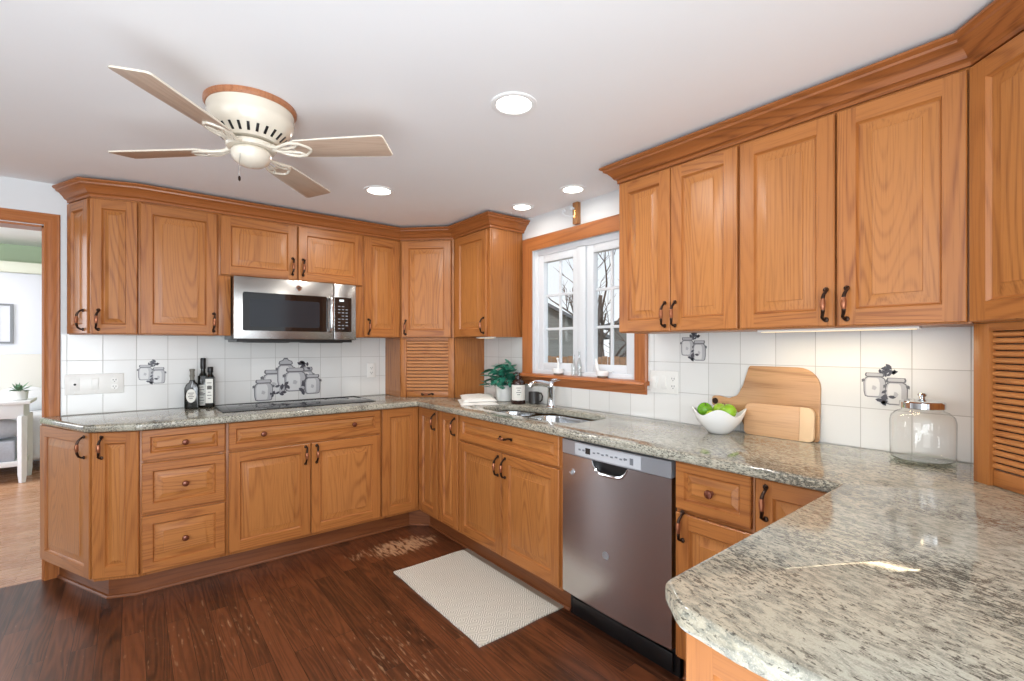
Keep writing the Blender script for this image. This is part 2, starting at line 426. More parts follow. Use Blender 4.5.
# tiled splashbacks
TT = .008
mb = MB(); mb.box((-1.936, W-TT, CT), (W-TT, W, 1.376)); struct(mb.build('trim_1', TILE_B), 'white square tiles above the cooktop counter')
mb = MB()
mb.box((W-TT, -.478, CT), (W, W-TT, 1.376)); mb.box((W-TT, WY0-.075, CT), (W, -.478, 1.045)); mb.box((W-TT, -3.45, CT), (W, WY0-.075, 1.376))
struct(mb.build('trim_2', TILE_R), 'white square tiles along the window wall')
# doorway casing and jamb
CAS = [(0, 0), (0, .018), (.006, .021), (.014, .017), (.022, .015), (.048, .013), (.056, .009), (.062, .009), (.066, .004), (.066, 0)]
CASR = [(.066-a, b) for a, b in CAS]
mb = MB()
mb.casing(CAS, [(DX1-.004, 0), (DX1-.004, DZ+.004-.0), (DX0+.004, DZ+.004), (DX0+.004, 0)], lambda a, b, o: (a, W-o, b))
mb.box((DX1-.002, W-.001, 0), (DX1-.014, W+.125, DZ)); mb.box((DX0+.002, W-.001, 0), (DX0+.014, W+.125, DZ)); mb.box((DX0, W-.001, DZ-.012), (DX1-.002, W+.125, DZ))
d1 = struct(mb.build('door_1', OC), 'oak casing of the open doorway')

# ------------------------------------------------------------------ window
wroot = bpy.data.objects.new('window_1', None); COL.objects.link(wroot); wroot.location = (W, WY0, WZ0); struct(wroot, 'white casement window in oak casing')
def wchild(mb, name, m, parent=None): 
    o = mb.build(name, m); o.parent = parent or wroot
    if parent is None: o.matrix_parent_inverse = Matrix.Translation((-W, -WY0, -WZ0))
    return o
mb = MB()
CW = [(0, 0), (0, .012), (.01, .016), (.03, .018), (.05, .022), (.07, .026), (.082, .026), (.09, .020), (.09, 0)]
mb.casing(CW, [(WY0-.002, WZ0+.012), (WY0-.002, WZ1), (WY1, WZ1), (WY1, WZ0+.012)][::-1], lambda a, b, o: (W-o, a, b))
wchild(mb, 'casing', OC)
mb = MB()   # oak stool and apron
mb.prism([(W-.055, WZ0-.012), (W-.06, WZ0-.006), (W-.055, WZ0+.006), (W-.045, WZ0+.012), (W+.02, WZ0+.012), (W+.02, WZ0-.012)], WY0-.10, WY1+.10, 0, axis='y')
mb.sweep([(0, 0), (.012, 0), (.02, .02), (.03, .035), (.035, .046), (.035, .052), (0, .052)], [(W, WY1+.085), (W, WY0-.085)], WZ0-.064)
# stool grain uses the uv-less first prism; give the sill its own mesh uv by the sweep
wchild(mb, 'sill', oak('oak_sill', 'y', (180, 110, 64), (146, 82, 44)))
mb = MB()   # frame of white vinyl
X0, X1 = W+.02, W+.10
mb.box((X0, WY0, WZ0), (X1, WY0+.035, WZ1), bev=.003); mb.box((X0, WY1-.035, WZ0), (X1, WY1, WZ1), bev=.003)
mb.box((X0, WY0+.035, WZ0), (X1, WY1-.035, WZ0+.04), bev=.003); mb.box((X0, WY0+.035, WZ1-.04), (X1, WY1-.035, WZ1), bev=.003)
mb.box((X0, -1.055, WZ0+.03), (X1, -.985, WZ1-.03), bev=.003)
wchild(mb, 'frame', VINYL)
def sash(y0, y1, rows):   # y0 < y1
    z0, z1 = WZ0+.035, WZ1-.035
    fy0, fy1 = y0, y1
    mb = MB(); xs0, xs1 = W+.028, W+.072
    st = .055
    mb.box((xs0, fy0, z0), (xs1, fy0+st, z1), bev=.004); mb.box((xs0, fy1-st, z0), (xs1, fy1, z1), bev=.004)
    mb.box((xs0, fy0+st, z0), (xs1, fy1-st, z0+st), bev=.004); mb.box((xs0, fy0+st, z1-st), (xs1, fy1-st, z1), bev=.004)
    gy0, gy1, gz0, gz1 = fy0+st, fy1-st, z0+st, z1-st
    so = wchild(mb, 'sash', VINYL)
    g = MB(); ym = (gy0+gy1)/2
    g.box((W+.05, ym-.010, gz0), (W+.064, ym+.010, gz1), bev=.003)
    for r in range(1, rows):
        z = gz0+(gz1-gz0)*r/rows; g.box((W+.0502, gy0, z-.009), (W+.0638, gy1, z+.009), bev=.003)
    wchild(g, 'muntin', VINYL, so)
    p = MB(); p.box((W+.056, gy0-.005, gz0-.005), (W+.060, gy1+.005, gz1+.005)); wchild(p, 'pane', PANE, so)
    h = MB(); h.box((W+.018, (fy0+fy1)/2-.03, z0+.004), (W+.03, (fy0+fy1)/2+.03, z0+.018), bev=.003); h.tube([(W+.02, (fy0+fy1)/2, z0+.012), (W+.005, (fy0+fy1)/2-.01, z0+.016), (W+.005, (fy0+fy1)/2-.045, z0+.016)], .005)
    wchild(h, 'crank', VINYL, so)
sash(-.995, -.602, 3); sash(-1.425, -1.062, 3)

# ------------------------------------------------------------------ outdoors beyond the window
SHING = boards('grey_shingle', (120, 122, 122), (158, 160, 158), (88, 90, 90), .16, .5, 'y', .3, .8)
def siding(name, rgb, pitch=.16):
    m, nt, b = new_mat(name); t = nd(nt, 'ShaderNodeTexCoord'); sx = nd(nt, 'ShaderNodeSeparateXYZ'); lk(nt, t.outputs['Object'], sx.inputs[0])
    f = math_(nt, 'FRACT', math_(nt, 'DIVIDE', sx.outputs['Z'], pitch)); n = noise_(nt, t.outputs['Object'], 7, 4)
    c = srgb(*rgb)
    col = mix(nt, ramp(nt, f, [(.0, (1, 1, 1)), (.12, (0, 0, 0))]), c, tuple(x*.6 for x in c))
    col = mix(nt, math_(nt, 'MULTIPLY', n, .5), col, tuple(x*.7 for x in c))
    lk(nt, col, b.inputs['Base Color']); b.inputs['Roughness'].default_value = .8; return m
SID = siding('grey_siding', (134, 135, 132)); ROOF = siding('grey_roof', (112, 114, 117), .2)
GRASS = plain('winter_lawn', (150, 132, 100), .9, nscale=3, namp=.25)
mb = MB(); mb.box((.75, -14, -.75), (30, 30, -.7)); struct(mb.build('ground', GRASS), 'winter lawn outside the window')
def house(name, label, loc, rz, w, d, h, rh, wins):
    r = thing(name, label, 'house', loc, rz)
    b = MB(); b.box((-w/2, 0, 0), (w/2, d, h)); b.prism([(-w/2, h), (w/2, h), (0, h+rh)], 0.0, d, 0, axis='y'); b.build('wall', SID, r)
    q = MB()
    for sg in (-1, 1):
        q.prism([(sg*(w/2+.35), h-.35*2*rh/w), (0, h+rh), (0, h+rh+.14), (sg*(w/2+.35), h-.35*2*rh/w+.14)], -.35, d+.35, 0, axis='y')
    q.build('roof', ROOF, r)
    for (x, z, ww, hh) in wins:
        f = MB(); f.box((x-ww/2-.09, -.05, z-.09), (x+ww/2+.09, .01, z+hh+.09)); fo = f.build('window', WHITE, r)
        g = MB(); g.box((x-ww/2, -.06, z), (x+ww/2, -.045, z+hh)); g.build('pane', plain('dark_pane', (96, 102, 108), .1), fo)
        k = MB(); k.box((x-.02, -.07, z), (x+.02, -.058, z+hh)); k.box((x-ww/2, -.07, z+hh/2-.02), (x+ww/2, -.058, z+hh/2+.02)); k.build('muntin', WHITE, fo)
    return r
house('house', 'grey gabled house beyond the left window sash', (11.2, 12.8, -.7), math.radians(-40), 7.5, 4.0, 2.5, 2.0, [(-1.2, 1.1, .8, 1.2), (1.0, 1.1, .8, 1.2)])
house('house', 'grey house with a long low roof beyond the right window sash', (17.5, 7.0, -.7), math.radians(-60), 9.0, 5, 2.9, 1.4, [(-1.6, 1.15, .75, .9), (1.4, 1.15, .75, .9)])
# timber fence
f = thing('fence', 'brown board fence in front of the neighbouring house', 'fence', (8.0, 6.0, -.7), math.radians(-62))
fb = MB()
for i in range(22): fb.box((i*.16-1.4, 0, .05), (i*.16-1.4+.15, .02, 1.72+.02*(i % 2)), bev=.004)
fb.build('board_panel', plain('weathered_fence', (150, 112, 80), .8, nscale=12, namp=.2), f)
for z in (.35, 1.1):
    q = MB(); q.box((-1.4, .02, z), (2.1, .06, z+.08)); q.build('rail', plain('fence_rail', (128, 96, 70), .8), f)
BARK = plain('bare_bark', (104, 92, 84), .9, nscale=20, namp=.2)
def tree(loc, h, seed, label):
    rnd = random.Random(seed); mb = MB()
    def branch(p, d, L, r, lvl):
        pts = [p]; q = p.copy(); dd = d.copy()
        for i in range(4):
            dd = (dd+Vector((rnd.uniform(-.22, .22), rnd.uniform(-.22, .22), rnd.uniform(-.05, .15)))).normalized(); q = q+dd*L/4; pts.append(q.copy())
        mb.tube(pts, [r*(1-.14*i) for i in range(5)], n=5)
        if lvl < 4:
            for k in range(4 if lvl < 3 else 3):
                s = pts[rnd.choice((1, 2, 3, 4))]
                a = rnd.uniform(0, 2*PI); nd_ = (dd+Vector((math.cos(a), math.sin(a), rnd.uniform(-.1, .6)))*.9).normalized()
                branch(s, nd_, L*rnd.uniform(.5, .72), r*.5, lvl+1)
    branch(Vector((0, 0, 0)), Vector((0, 0, 1)), h, .12, 0)
    o = mb.build('bare_tree', BARK, loc=loc); return tag(o, label, 'tree', 'bare trees outside')
tree((6.2, 6.6, -.7), 3.2, 3, 'bare branching tree seen through the left window sash')
tree((9.8, 6.6, -.7), 3.6, 11, 'bare tree behind the right window sash, in front of the house')
# ------------------------------------------------------------------ doors, drawers, pulls
def raised(mb, w, h, s=.055, t=.02):
    b = .003
    def rect(i, y): return [(i, y, i), (w-i, y, i), (w-i, y, h-i), (i, y, h-i)]
    V = rect(0, 0)+rect(0, -t+b)+rect(b, -t)
    F = [(3, 2, 1, 0)]; M = [0]
    for a in (0, 4):
        for k in range(4): F.append((a+k, a+(k+1) % 4, a+4+(k+1) % 4, a+4+k)); M.append(0)
    mb.add(V, F, M)
    # stiles run full height, rails sit between them
    y = -t
    q = lambda x0, z0, x1, z1: [(x0, y, z0), (x1, y, z0), (x1, y, z1), (x0, y, z1)]
    for (a, mi) in ((q(b, b, s, h-b), 0), (q(w-s, b, w-b, h-b), 0), (q(s, b, w-s, s), 1), (q(s, h-s, w-s, h-b), 1)):
        mb.add(a, [(0, 1, 2, 3)], mi)
    rings = [(s, -t), (s+.003, -t+.007), (s+.007, -t+.0115), (s+.011, -t+.0115)]
    rs = min(.040, .22*min(w-2*s, h-2*s))
    rings += [(s+.011+rs*.85, -t+.003), (s+.012+rs*.85, -t+.0008)]
    V = []
    for i, yy in rings: V += rect(i, yy)
    F = []; M = []
    for a in range(len(rings)-1):
        for k in range(4):
            F.append((a*4+k, a*4+(k+1) % 4, a*4+4+(k+1) % 4, a*4+4+k)); M.append(2 if a >= 3 else (1 if k in (0, 2) else 0))
    a = (len(rings)-1)*4; F.append((a, a+1, a+2, a+3)); M.append(2)
    return mb.add(V, F, M)
def pull_mb(horizontal=False, L=.105):
    mb = MB(); k = L/2
    f = (lambda y, z, x=0: (z, y, x)) if horizontal else (lambda y, z, x=0: (x, y, z))
    for sg in (-1, 1):
        mb.ball(f(-.003, sg*k), .0095, 0, 10, (1, .6, 1))
        mb.tube([f(-.002, sg*k), f(-.012, sg*(k-.001), .005*sg), f(-.022, sg*(k-.008), .006*sg), f(-.027, sg*(k-.018), .002*sg), f(-.031, sg*(k-.03), 0)], [.0062, .005, .0050, .0056, .0066], 0, 8)
        mb.ball(f(-.031, sg*(k-.031)), .0066, 0, 10)
    mb.tube([f(-.031, -(k-.031)), f(-.032, -.012), f(-.0325, 0), f(-.032, .012), f(-.031, k-.031)], [.0055, .0082, .0090, .0082, .0055], 1, 10)
    return mb
def knob_mb():
    mb = MB(); M = Matrix.Rotation(PI/2, 4, 'X')
    mb.lathe([(.009, 0), (.009, .002), (.0055, .004), (.005, .010), (.009, .014), (.0145, .018), (.016, .023), (.0135, .028), (.006, .0305), (1e-5, .031)], (0, 0, 0), 0, 20, M)
    return mb
def door(root, x0, z0, w, h, pull=None, loc=None, rz=0, s=.055, name='door'):
    mb = MB(); raised(mb, w, h, s)
    o = mb.build(name, OAK, root, loc or (x0, 0, z0), rz, ang=20)
    if pull: pull_mb().build('handle', [BRONZE, GRIP], o, (pull[0], -.02, pull[1]))
    return o
def drawer(root, x0, z0, w, h, knobs=(), pull=None, s=.035):
    mb = MB(); raised(mb, w, h, s)
    o = mb.build('drawer', OAKD, root, (x0, 0, z0), ang=20)
    for kx in knobs: knob_mb().build('knob', KNOBM, o, (kx, -.02, h/2))
    if pull: pull_mb(True, .1).build('handle', [BRONZE, GRIP], o, (pull, -.02, h/2))
    return o
def frame_body(root, w, z0, z1, depth, mullions=(), rails=(), hollow=False):
    """carcass with a face frame: z is measured from the root"""
    b = MB()
    if hollow:
        b.box((0, .019, z0), (.016, depth, z1)); b.box((w-.016, .019, z0), (w, depth, z1)); b.box((.016, .019, z0), (w-.016, depth, z0+.016)); b.box((.016, depth-.01, z0+.016), (w-.016, depth, z1))
    else: b.box((0, .019, z0), (w, depth, z1), bev=.001)
    b.build('body', OV, root)
    f = MB(); sw = .032
    xs = [0]+list(mullions)+[w]
    f.box((0, 0, z0), (sw, .019, z1), 0, .001); f.box((w-sw, 0, z0), (w, .019, z1), 0, .001)
    for x in mullions: f.box((x-sw/2, .0005, z0), (x+sw/2, .019, z1), 0)
    f.box((sw, .0003, z0), (w-sw, .019, z0+sw), 1); f.box((sw, .0003, z1-sw), (w-sw, .019, z1), 1)
    for z in rails: f.box((sw, .0003, z-sw/2), (w-sw, .019, z+sw/2), 1)
    f.build('face_frame', [OV, OH], root)
ZB, ZT = .13, .870                  # lower cabinet doors bottom / top
BB, BT = .112, .876                 # lower carcass
def back_root(name, label, x, z=0, y=.02, cat='cabinet'): return thing(name, label, cat, (x, y, z))
def right_root(name, label, y, z=0, x=.02, cat='cabinet'): return thing(name, label, cat, (x, y, z), -PI/2)
G = 'base cabinets'
# angled end base cabinet
Q0, Q1, Q2 = Vector((-1.590, .0)), Vector((-1.789, .082)), Vector((-2.026, .586))
def inward(A, B, d):   # offset of edge A->B to the inner side (left of travel when seen from the front: A left end, B right end)
    u = (B-A).normalized(); return Vector((-u.y, u.x))*d
def edge_door(root, A, B, z0, h, zr, pull=None, marg=.006, s=.055):
    u = (B-A).normalized(); w = (B-A).length-2*marg; rz = math.atan2(u.y, u.x)
    o = A+u*marg+inward(A, B, .02)
    R0 = root.location
    return door(root, 0, 0, w, h, pull if pull is None else ((pull[0] if pull[0] > 0 else w+pull[0]), pull[1]), (o.x-R0.x, o.y-R0.y, z0-R0.z), rz, s)
def off_poly(pts, d):
    out = []
    n = len(pts)
    for i in range(n):
        ds = []
        if i > 0: ds.append((pts[i]-pts[i-1]).normalized())
        if i < n-1: ds.append((pts[i+1]-pts[i]).normalized())
        nn = [Vector((-u.y, u.x)) for u in ds]
        q = nn[0] if len(nn) == 1 else (nn[0]+nn[1])/(1+nn[0].dot(nn[1]))
        out.append(pts[i]+q*d)
    return out
r = thing('base_cabinet', 'angled two-door end oak base cabinet beside the doorway', 'cabinet', (-1.75, .35, 0), 0, G)
pp = off_poly([Q2, Q1, Q0], .02)
pp[-1].x = -1.5945
poly = [(p.x+1.75, p.y-.35) for p in pp]+[(-1.594+1.75, .02-.35), (-1.594+1.75, .585-.35), (-2.008+1.75, .585-.35)]
mb = MB(); mb.prism(poly, BB, BT, 0); mb.build('body', OV, r)
edge_door(r, Q2, Q1, ZB, ZT-ZB, 0, (-.045, .665), .008)
edge_door(r, Q1, Q0, ZB, ZT-ZB, 0, (.042, .665), .008)
# three drawers
r = back_root('base_cabinet', 'oak base cabinet with three stacked drawers left of the cooktop', -1.593); r['group'] = G
frame_body(r, .39, BB, BT, .565, rails=(.707, .431))
drawer(r, .010, .714, .372, .156, (.186,)); drawer(r, .010, .440, .372, .259, (.186,), s=.045); drawer(r, .010, ZB, .372, .292, (.186,), s=.045)
# cooktop base
r = back_root('base_cabinet', 'wide oak base cabinet under the black cooktop', -1.203); r['group'] = G
frame_body(r, .926, BB, BT, .565, rails=(.707,), mullions=(.459,))
drawer(r, .011, .714, .904, .156, (.176, .716))
door(r, .011, ZB, .444, .569, (.444-.030, .50)); door(r, .461, ZB, .454, .569, (.030, .50))
# corner carousel cabinet
r = thing('base_cabinet', 'inside-corner oak base cabinet with two doors meeting at right angles', 'cabinet', (.02, .02, 0), 0, G)
mb = MB(); mb.prism([(-.296, 0), (0, 0), (0, -.306), (.565, -.306), (.565, .565), (-.296, .565)], BB, BT, 0); mb.build('body', OV, r)
door(r, -.294, ZB, .272, ZT-ZB, None)
d = door(r, 0, 0, .262, ZT-ZB, (.235, .66), (0, -.0245, ZB), -PI/2)
# narrow cabinet
r = right_root('base_cabinet', 'narrow single-door oak base cabinet left of the sink cabinet', -.287); r['group'] = G
frame_body(r, .255, BB, BT, .565)
door(r, .012, ZB, .228, ZT-ZB, (.228-.03, .66), s=.05)
# sink base
r = right_root('base_cabinet', 'wide oak sink base cabinet in front of the window', -.543); r['group'] = G
frame_body(r, .919, BB, BT, .565, rails=(.714,), mullions=(.452,), hollow=True)
drawer(r, .008, .722, .900, .148, pull=.482)
door(r, .008, ZB, .438, .576, (.438-.028, .50)); door(r, .456, ZB, .452, .576, (.028, .50))
# drawer base right of the dishwasher
r = right_root('base_cabinet', 'narrow oak base cabinet with one drawer right of the dishwasher', -2.081); r['group'] = G
frame_body(r, .294, BB, BT, .565, rails=(.684,))
drawer(r, .006, .692, .282, .178, (.145,)); door(r, .006, ZB, .282, .546, (.032, .50))
# last door by the peninsula
r = right_root('base_cabinet', 'oak base cabinet door tucked behind the peninsula counter', -2.376); r['group'] = G
frame_body(r, .318, BB, BT, .565)
door(r, .008, ZB, .275, ZT-ZB, (.035, .665))
# peninsula base
r = thing('peninsula_cabinet', 'oak peninsula base cabinet with raised end panel under the large counter end', 'cabinet', (-.95, -2.70, 0), -PI/2)
mb = MB(); mb.box((0, .02, BB), (.72, 1.53, BT), bev=.001); mb.build('body', OV, r)
mb = MB(); raised(mb, .70, ZT-.112, .046); mb.build('end_panel', OAK, r, (.004, .02, .112), ang=20)
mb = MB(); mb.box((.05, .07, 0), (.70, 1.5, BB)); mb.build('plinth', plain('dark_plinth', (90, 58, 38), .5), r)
# toe kick boards with quarter-round
TOE = [(0, 0), (.014, 0), (.014, .006), (.010, .012), (.003, .015), (.003, .112), (0, .112)]
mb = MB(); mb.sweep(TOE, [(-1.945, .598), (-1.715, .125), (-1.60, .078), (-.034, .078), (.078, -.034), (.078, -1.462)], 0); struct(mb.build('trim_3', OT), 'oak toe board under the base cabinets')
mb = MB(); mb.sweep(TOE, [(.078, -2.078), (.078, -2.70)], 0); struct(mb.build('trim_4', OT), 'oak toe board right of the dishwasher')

# ------------------------------------------------------------------ worktop
def round_poly(pts, rad, n=6):
    out = []; N = len(pts)
    for i in range(N):
        p = Vector(pts[i]); a = Vector(pts[i-1]); b = Vector(pts[(i+1) % N])
        r_ = rad[i] if isinstance(rad, (list, tuple)) else rad
        if r_ <= 0: out.append(tuple(p)); continue
        u = (a-p).normalized(); v = (b-p).normalized(); th = u.angle(v); t = min(r_/math.tan(th/2), .49*(a-p).length, .49*(b-p).length); rr = t*math.tan(th/2)
        c = p+(u+v).normalized()*(rr/math.sin(th/2))
        s0 = p+u*t-c; s1 = p+v*t-c
        ang = s0.angle_signed(s1)
        for k in range(n+1):
            q = s0.copy(); q.rotate(Matrix.Rotation(-ang*k/n, 2)); out.append(tuple(c+q))
    return out
outer = [(-1.58, -.03), (-.03, -.03), (-.03, -2.638), (-.917, -2.645), (-.972, -2.705), (-.985, -2.80), (-.985, -3.45), (W-TT, -3.45), (W-TT, W-TT), (-2.012, W-TT), (-2.022, .572), (-1.812, .060), (-1.604, -.028)]
orad = [.02, .012, .02, .03, .05, .05, 0, 0, 0, 0, .01, .02, .02]
outer = round_poly(outer, orad)
SL = [(.115, -.60), (.41, -.60), (.41, -.872), (.115, -.872)]
SR = [(.10, -.905), (.462, -.905), (.462, -1.405), (.10, -1.405)]
hole = round_poly([(.112, -.60), (.40, -.60), (.415, -.885), (.468, -.905), (.468, -1.41), (.10, -1.41)], [.09, .10, .02, .10, .12, .10], 8)
def curve_slab(name, loops, z0, z1, bev, m):
    cu = bpy.data.curves.new(name, 'CURVE'); cu.dimensions = '2D'; cu.fill_mode = 'BOTH'
    for lp in loops:
        s = cu.splines.new('POLY'); s.points.add(len(lp)-1); s.use_cyclic_u = True
        for p, q in zip(s.points, lp): p.co = (q[0], q[1], 0, 1)
    cu.extrude = (z1-z0)/2-bev; cu.bevel_depth = bev; cu.bevel_resolution = 3; cu.offset = -bev
    o = bpy.data.objects.new(name, cu); COL.objects.link(o); bpy.context.view_layer.update()
    dg = bpy.context.evaluated_depsgraph_get(); me = bpy.data.meshes.new_from_object(o.evaluated_get(dg))
    bpy.data.objects.remove(o); me.name = name
    bm = bmesh.new(); bm.from_mesh(me); bmesh.ops.remove_doubles(bm, verts=bm.verts[:], dist=1e-5); bm.to_mesh(me); bm.free()
    me.materials.clear(); me.materials.append(m)
    me.polygons.foreach_set('use_smooth', [True]*len(me.polygons)); me.set_sharp_from_angle(angle=math.radians(40))
    q = bpy.data.objects.new(name, me); COL.objects.link(q); q.location = (0, 0, (z0+z1)/2); return q
tag(curve_slab('countertop', [outer, hole], .876, CT, .011, GRANITE), 'speckled grey-beige granite worktop running round the kitchen into the peninsula', 'countertop')
# sink
r = thing('sink', 'undermount double-bowl stainless steel sink below the window', 'sink', (.28, -1.0, .70))
def bowl(pts, rad, zt, zb, drain):
    mb = MB(); n = None; rings = []
    for ins, z, rr in ((-.012, zt, rad), (0, zt, rad), (.004, zt-.02, rad), (.014, zb+.03, rad*.9), (.03, zb+.008, rad*.8), (.055, zb, rad*.6)):
        cx = sum(p[0] for p in pts)/4; cy = sum(p[1] for p in pts)/4
        q = [(p[0]-math.copysign(ins, p[0]-cx), p[1]-math.copysign(ins, p[1]-cy)) for p in pts]
        rings.append([(a-.28, b+1.0, z-.70) for a, b in round_poly(q, max(rr, .02), 6)])
    n = len(rings[0]); V = [p for R_ in rings for p in R_]
    F = [(i*n+k, i*n+(k+1) % n, (i+1)*n+(k+1) % n, (i+1)*n+k) for i in range(len(rings)-1) for k in range(n)]
    F.append(tuple((len(rings)-1)*n+k for k in range(n)))
    mb.add(V, F, 0)
    o = mb.build('bowl', SINKM, r, ang=50)
    d = MB(); d.lathe([(.042, .0), (.042, .003), (.036, .004), (.033, .001), (1e-5, .001)], (drain[0]-.28, drain[1]+1.0, zb-.70+.0005), 0, 24); d.build('drain', CHROME, o)
bowl(SL, .085, .8755, .72, (.26, -.735)); bowl(SR, .09, .8755, .70, (.28, -1.15))
# faucet
r = thing('faucet', 'chrome single-lever pull-out kitchen faucet behind the sink', 'faucet', (.50, -.87, CT))
mb = MB(); mb.lathe([(.032, 0), (.032, .006), (.025, .012), (.023, .03), (.023, .12), (.026, .128), (.026, .150), (.022, .162), (.012, .168), (1e-5, .169)], (0, 0, 0), 0, 28); mb.build('body', CHROME, r)
mb = MB(); mb.tube([(0, 0, .138), (-.03, .008, .150), (-.075, .020, .158), (-.12, .032, .158), (-.142, .038, .150), (-.150, .040, .138)], [.018, .020, .020, .020, .018, .016], 0, 16); mb.build('spout', CHROME, r)
mb = MB(); mb.tube([(.004, 0, .164), (.02, -.006, .174), (.05, -.014, .176), (.066, -.018, .174)], [.014, .011, .008, .006], 0, 12); mb.build('lever', CHROME, r)

# ------------------------------------------------------------------ dishwasher
r = thing('dishwasher', 'stainless steel dishwasher with pocket handle in the right-hand run', 'dishwasher', (.02, -1.466, 0), -PI/2)
DWW = .606
mb = MB(); mb.box((.004, .02, .11), (DWW-.004, .56, .868)); mb.build('tub', BLACK, r)
def bow(x): return -.010*(1-((x-DWW/2)/(DWW/2))**2)
px0, px1 = .20, .40
pts = [(.006, .133), (DWW-.006, .133), (DWW-.006, .795), (px1, .795), (px1-.03, .752), (px1-.06, .742), (px0+.05, .742), (px0+.025, .752), (px0, .795), (.006, .795)]
bm = bmesh.new(); A = [bm.verts.new((x, -.012, z)) for x, z in pts]; fc = bm.faces.new(A)
for i in range(1, 24):
    bmesh.ops.bisect_plane(bm, geom=bm.verts[:]+bm.edges[:]+bm.faces[:], plane_co=(DWW*i/24, 0, 0), plane_no=(1, 0, 0))
ex = bmesh.ops.extrude_face_region(bm, geom=bm.faces[:]); 
for v in [g for g in ex['geom'] if isinstance(g, bmesh.types.BMVert)]: v.co.y = .018
for v in bm.verts:
    if v.co.y < 0: v.co.y += bow(v.co.x)
mb = MB(); mb.add_bm(bm); dwd = mb.build('door', STEELV, r, ang=25)
mb = MB(); mb.box((px0-.005, .0, .738), (px1+.005, .017, .80)); mb.build('pocket', BLACK, dwd)
lip = [(px0+.001, .792), (px0+.012, .770), (px0+.03, .751), (px0+.055, .744), (px1-.065, .744), (px1-.032, .752), (px1-.013, .770), (px1-.001, .792)]
mb = MB(); mb.tube([(x, -.014+bow(x), z) for x, z in lip], [.002, .004, .007, .009, .009, .007, .004, .002], 0, 10); mb.build('handle_lip', CHROME, dwd)
bm = bmesh.new(); bmesh.ops.create_grid(bm, x_segments=24, y_segments=1, size=.5)
mb = MB(); N = 24; V = []
for i in range(N+1):
    x = .006+(DWW-.012)*i/N
    V += [(x, -.013+bow(x), .797), (x, -.013+bow(x), .862), (x, .018, .866), (x, .018, .797)]
F = [(i*4+k, i*4+(k+1) % 4, i*4+4+(k+1) % 4, i*4+4+k) for i in range(N) for k in range(4)]+[(0, 1, 2, 3), (N*4+3, N*4+2, N*4+1, N*4)]
bm.free(); mb.add(V, F); cs = mb.build('control_strip', CONTROL, r)
mb = MB(); x0, x1 = .095, .465
Vp = []
for i in range(N+1):
    x = x0+(x1-x0)*i/N; Vp += [(x, -.0145+bow(x), .803), (x, -.0145+bow(x), .857)]
mb.add(Vp, [(i*2, i*2+1, i*2+3, i*2+2) for i in range(N)], 0)
for bx in (.12, .145): mb.box((bx, -.0168+bow(bx), .826), (bx+.012, -.013+bow(bx), .834), 1)
mb.box((.165, -.0175+bow(.175), .818), (.192, -.013+bow(.175), .844), 2)
for i in range(8):
    bx = .21+i*.025; mb.box((bx, -.0175+bow(bx), .826+.004*(i % 2)), (bx+.012, -.013+bow(bx), .832+.004*(i % 2)), 1)
mb.ball((.385, -.0155+bow(.385), .832), .006, 1, 10, (1, .3, 1)); mb.box((.412, -.0168+bow(.42), .815), (.428, -.013+bow(.42), .842), 1)
mb.build('buttons', [plain('control_face', (196, 198, 202), .35), plain('button_grey', (120, 124, 130), .4), BLACKG], cs)
def badge(root, x, y, z, rad, m1, m2, name='badge'):
    mb = MB(); M = Matrix.Rotation(PI/2, 4, 'X')
    mb.lathe([(rad, 0), (rad, .0015), (rad*.82, .002), (rad*.78, .0012), (1e-5, .0012)], (x, y, z), 0, 28, M)
    for sx in (-1, 1):
        mb.tube([(x+sx*rad*.1+rad*.26*math.cos(t*.5)*sx, y-.002, z+rad*.42*math.sin(t*.5)) for t in range(-4, 9)], rad*.06, 1, 6)
    mb.tube([(x-rad*.3, y-.002, z-rad*.45), (x, y-.002, z+rad*.0), (x+rad*.3, y-.002, z+rad*.45)], rad*.06, 1, 6)
    return mb.build(name, [m1, m2], root)
badge(dwd, .075, -.0125+bow(.075), .715, .016, CHROME, CONTROL)
mb = MB(); M = Matrix.Rotation(PI/2, 4, 'X')
mb.lathe([(.017, 0), (.017, .001), (1e-5, .0012)], (.30-.02, -.0125+bow(.28), .44-.05), 0, 20, M); mb.box((.275, -.0145+bow(.28), .372), (.285, -.0125+bow(.28), .378), 1)
mb.build('sticker', [CONTROL, CHROME], dwd)
mb = MB(); mb.box((.004, .045, .0), (DWW-.004, .06, .125)); mb.box((.03, .03, .012), (DWW-.03, .046, .09), bev=.004); mb.build('toe_panel', BLACK, r)

# ------------------------------------------------------------------ upper cabinets
UB, UT = 1.375, 2.145
DB, DT = .004, .742       # door bottom / top above the cabinet base
GU = 'upper cabinets'
P0, P1, P2 = Vector((-1.594, .280)), Vector((-1.810, .345)), Vector((-1.918, .586))
r = thing('upper_cabinet', 'angled two-door end oak upper cabinet beside the doorway', 'cabinet', (-1.75, .45, UB), 0, GU)
pp = off_poly([P2, P1, P0], .02)
q_end = pp[-1].x; pp[-1].x = -1.5965
mb = MB(); mb.prism([(p.x+1.75, p.y-.45) for p in pp]+[(-1.596+1.75, .30-.45), (-1.596+1.75, .59-.45), (-1.905+1.75, .59-.45)], 0, UT-UB, 0); mb.build('body', OV, r)
edge_door(r, P2, P1, UB+DB, DT-DB, 0, (-.04, .075), .012, .05)
edge_door(r, P1, P0, UB+DB, DT-DB, 0, (.038, .075), .008, .05)
def back_up(label, x0, w, z0=UB): 
    o = thing('upper_cabinet', label, 'cabinet', (x0, .30, z0), 0, GU); return o
def right_up(label, y0, z0=UB):
    return thing('upper_cabinet', label, 'cabinet', (.30, y0, z0), -PI/2, GU)
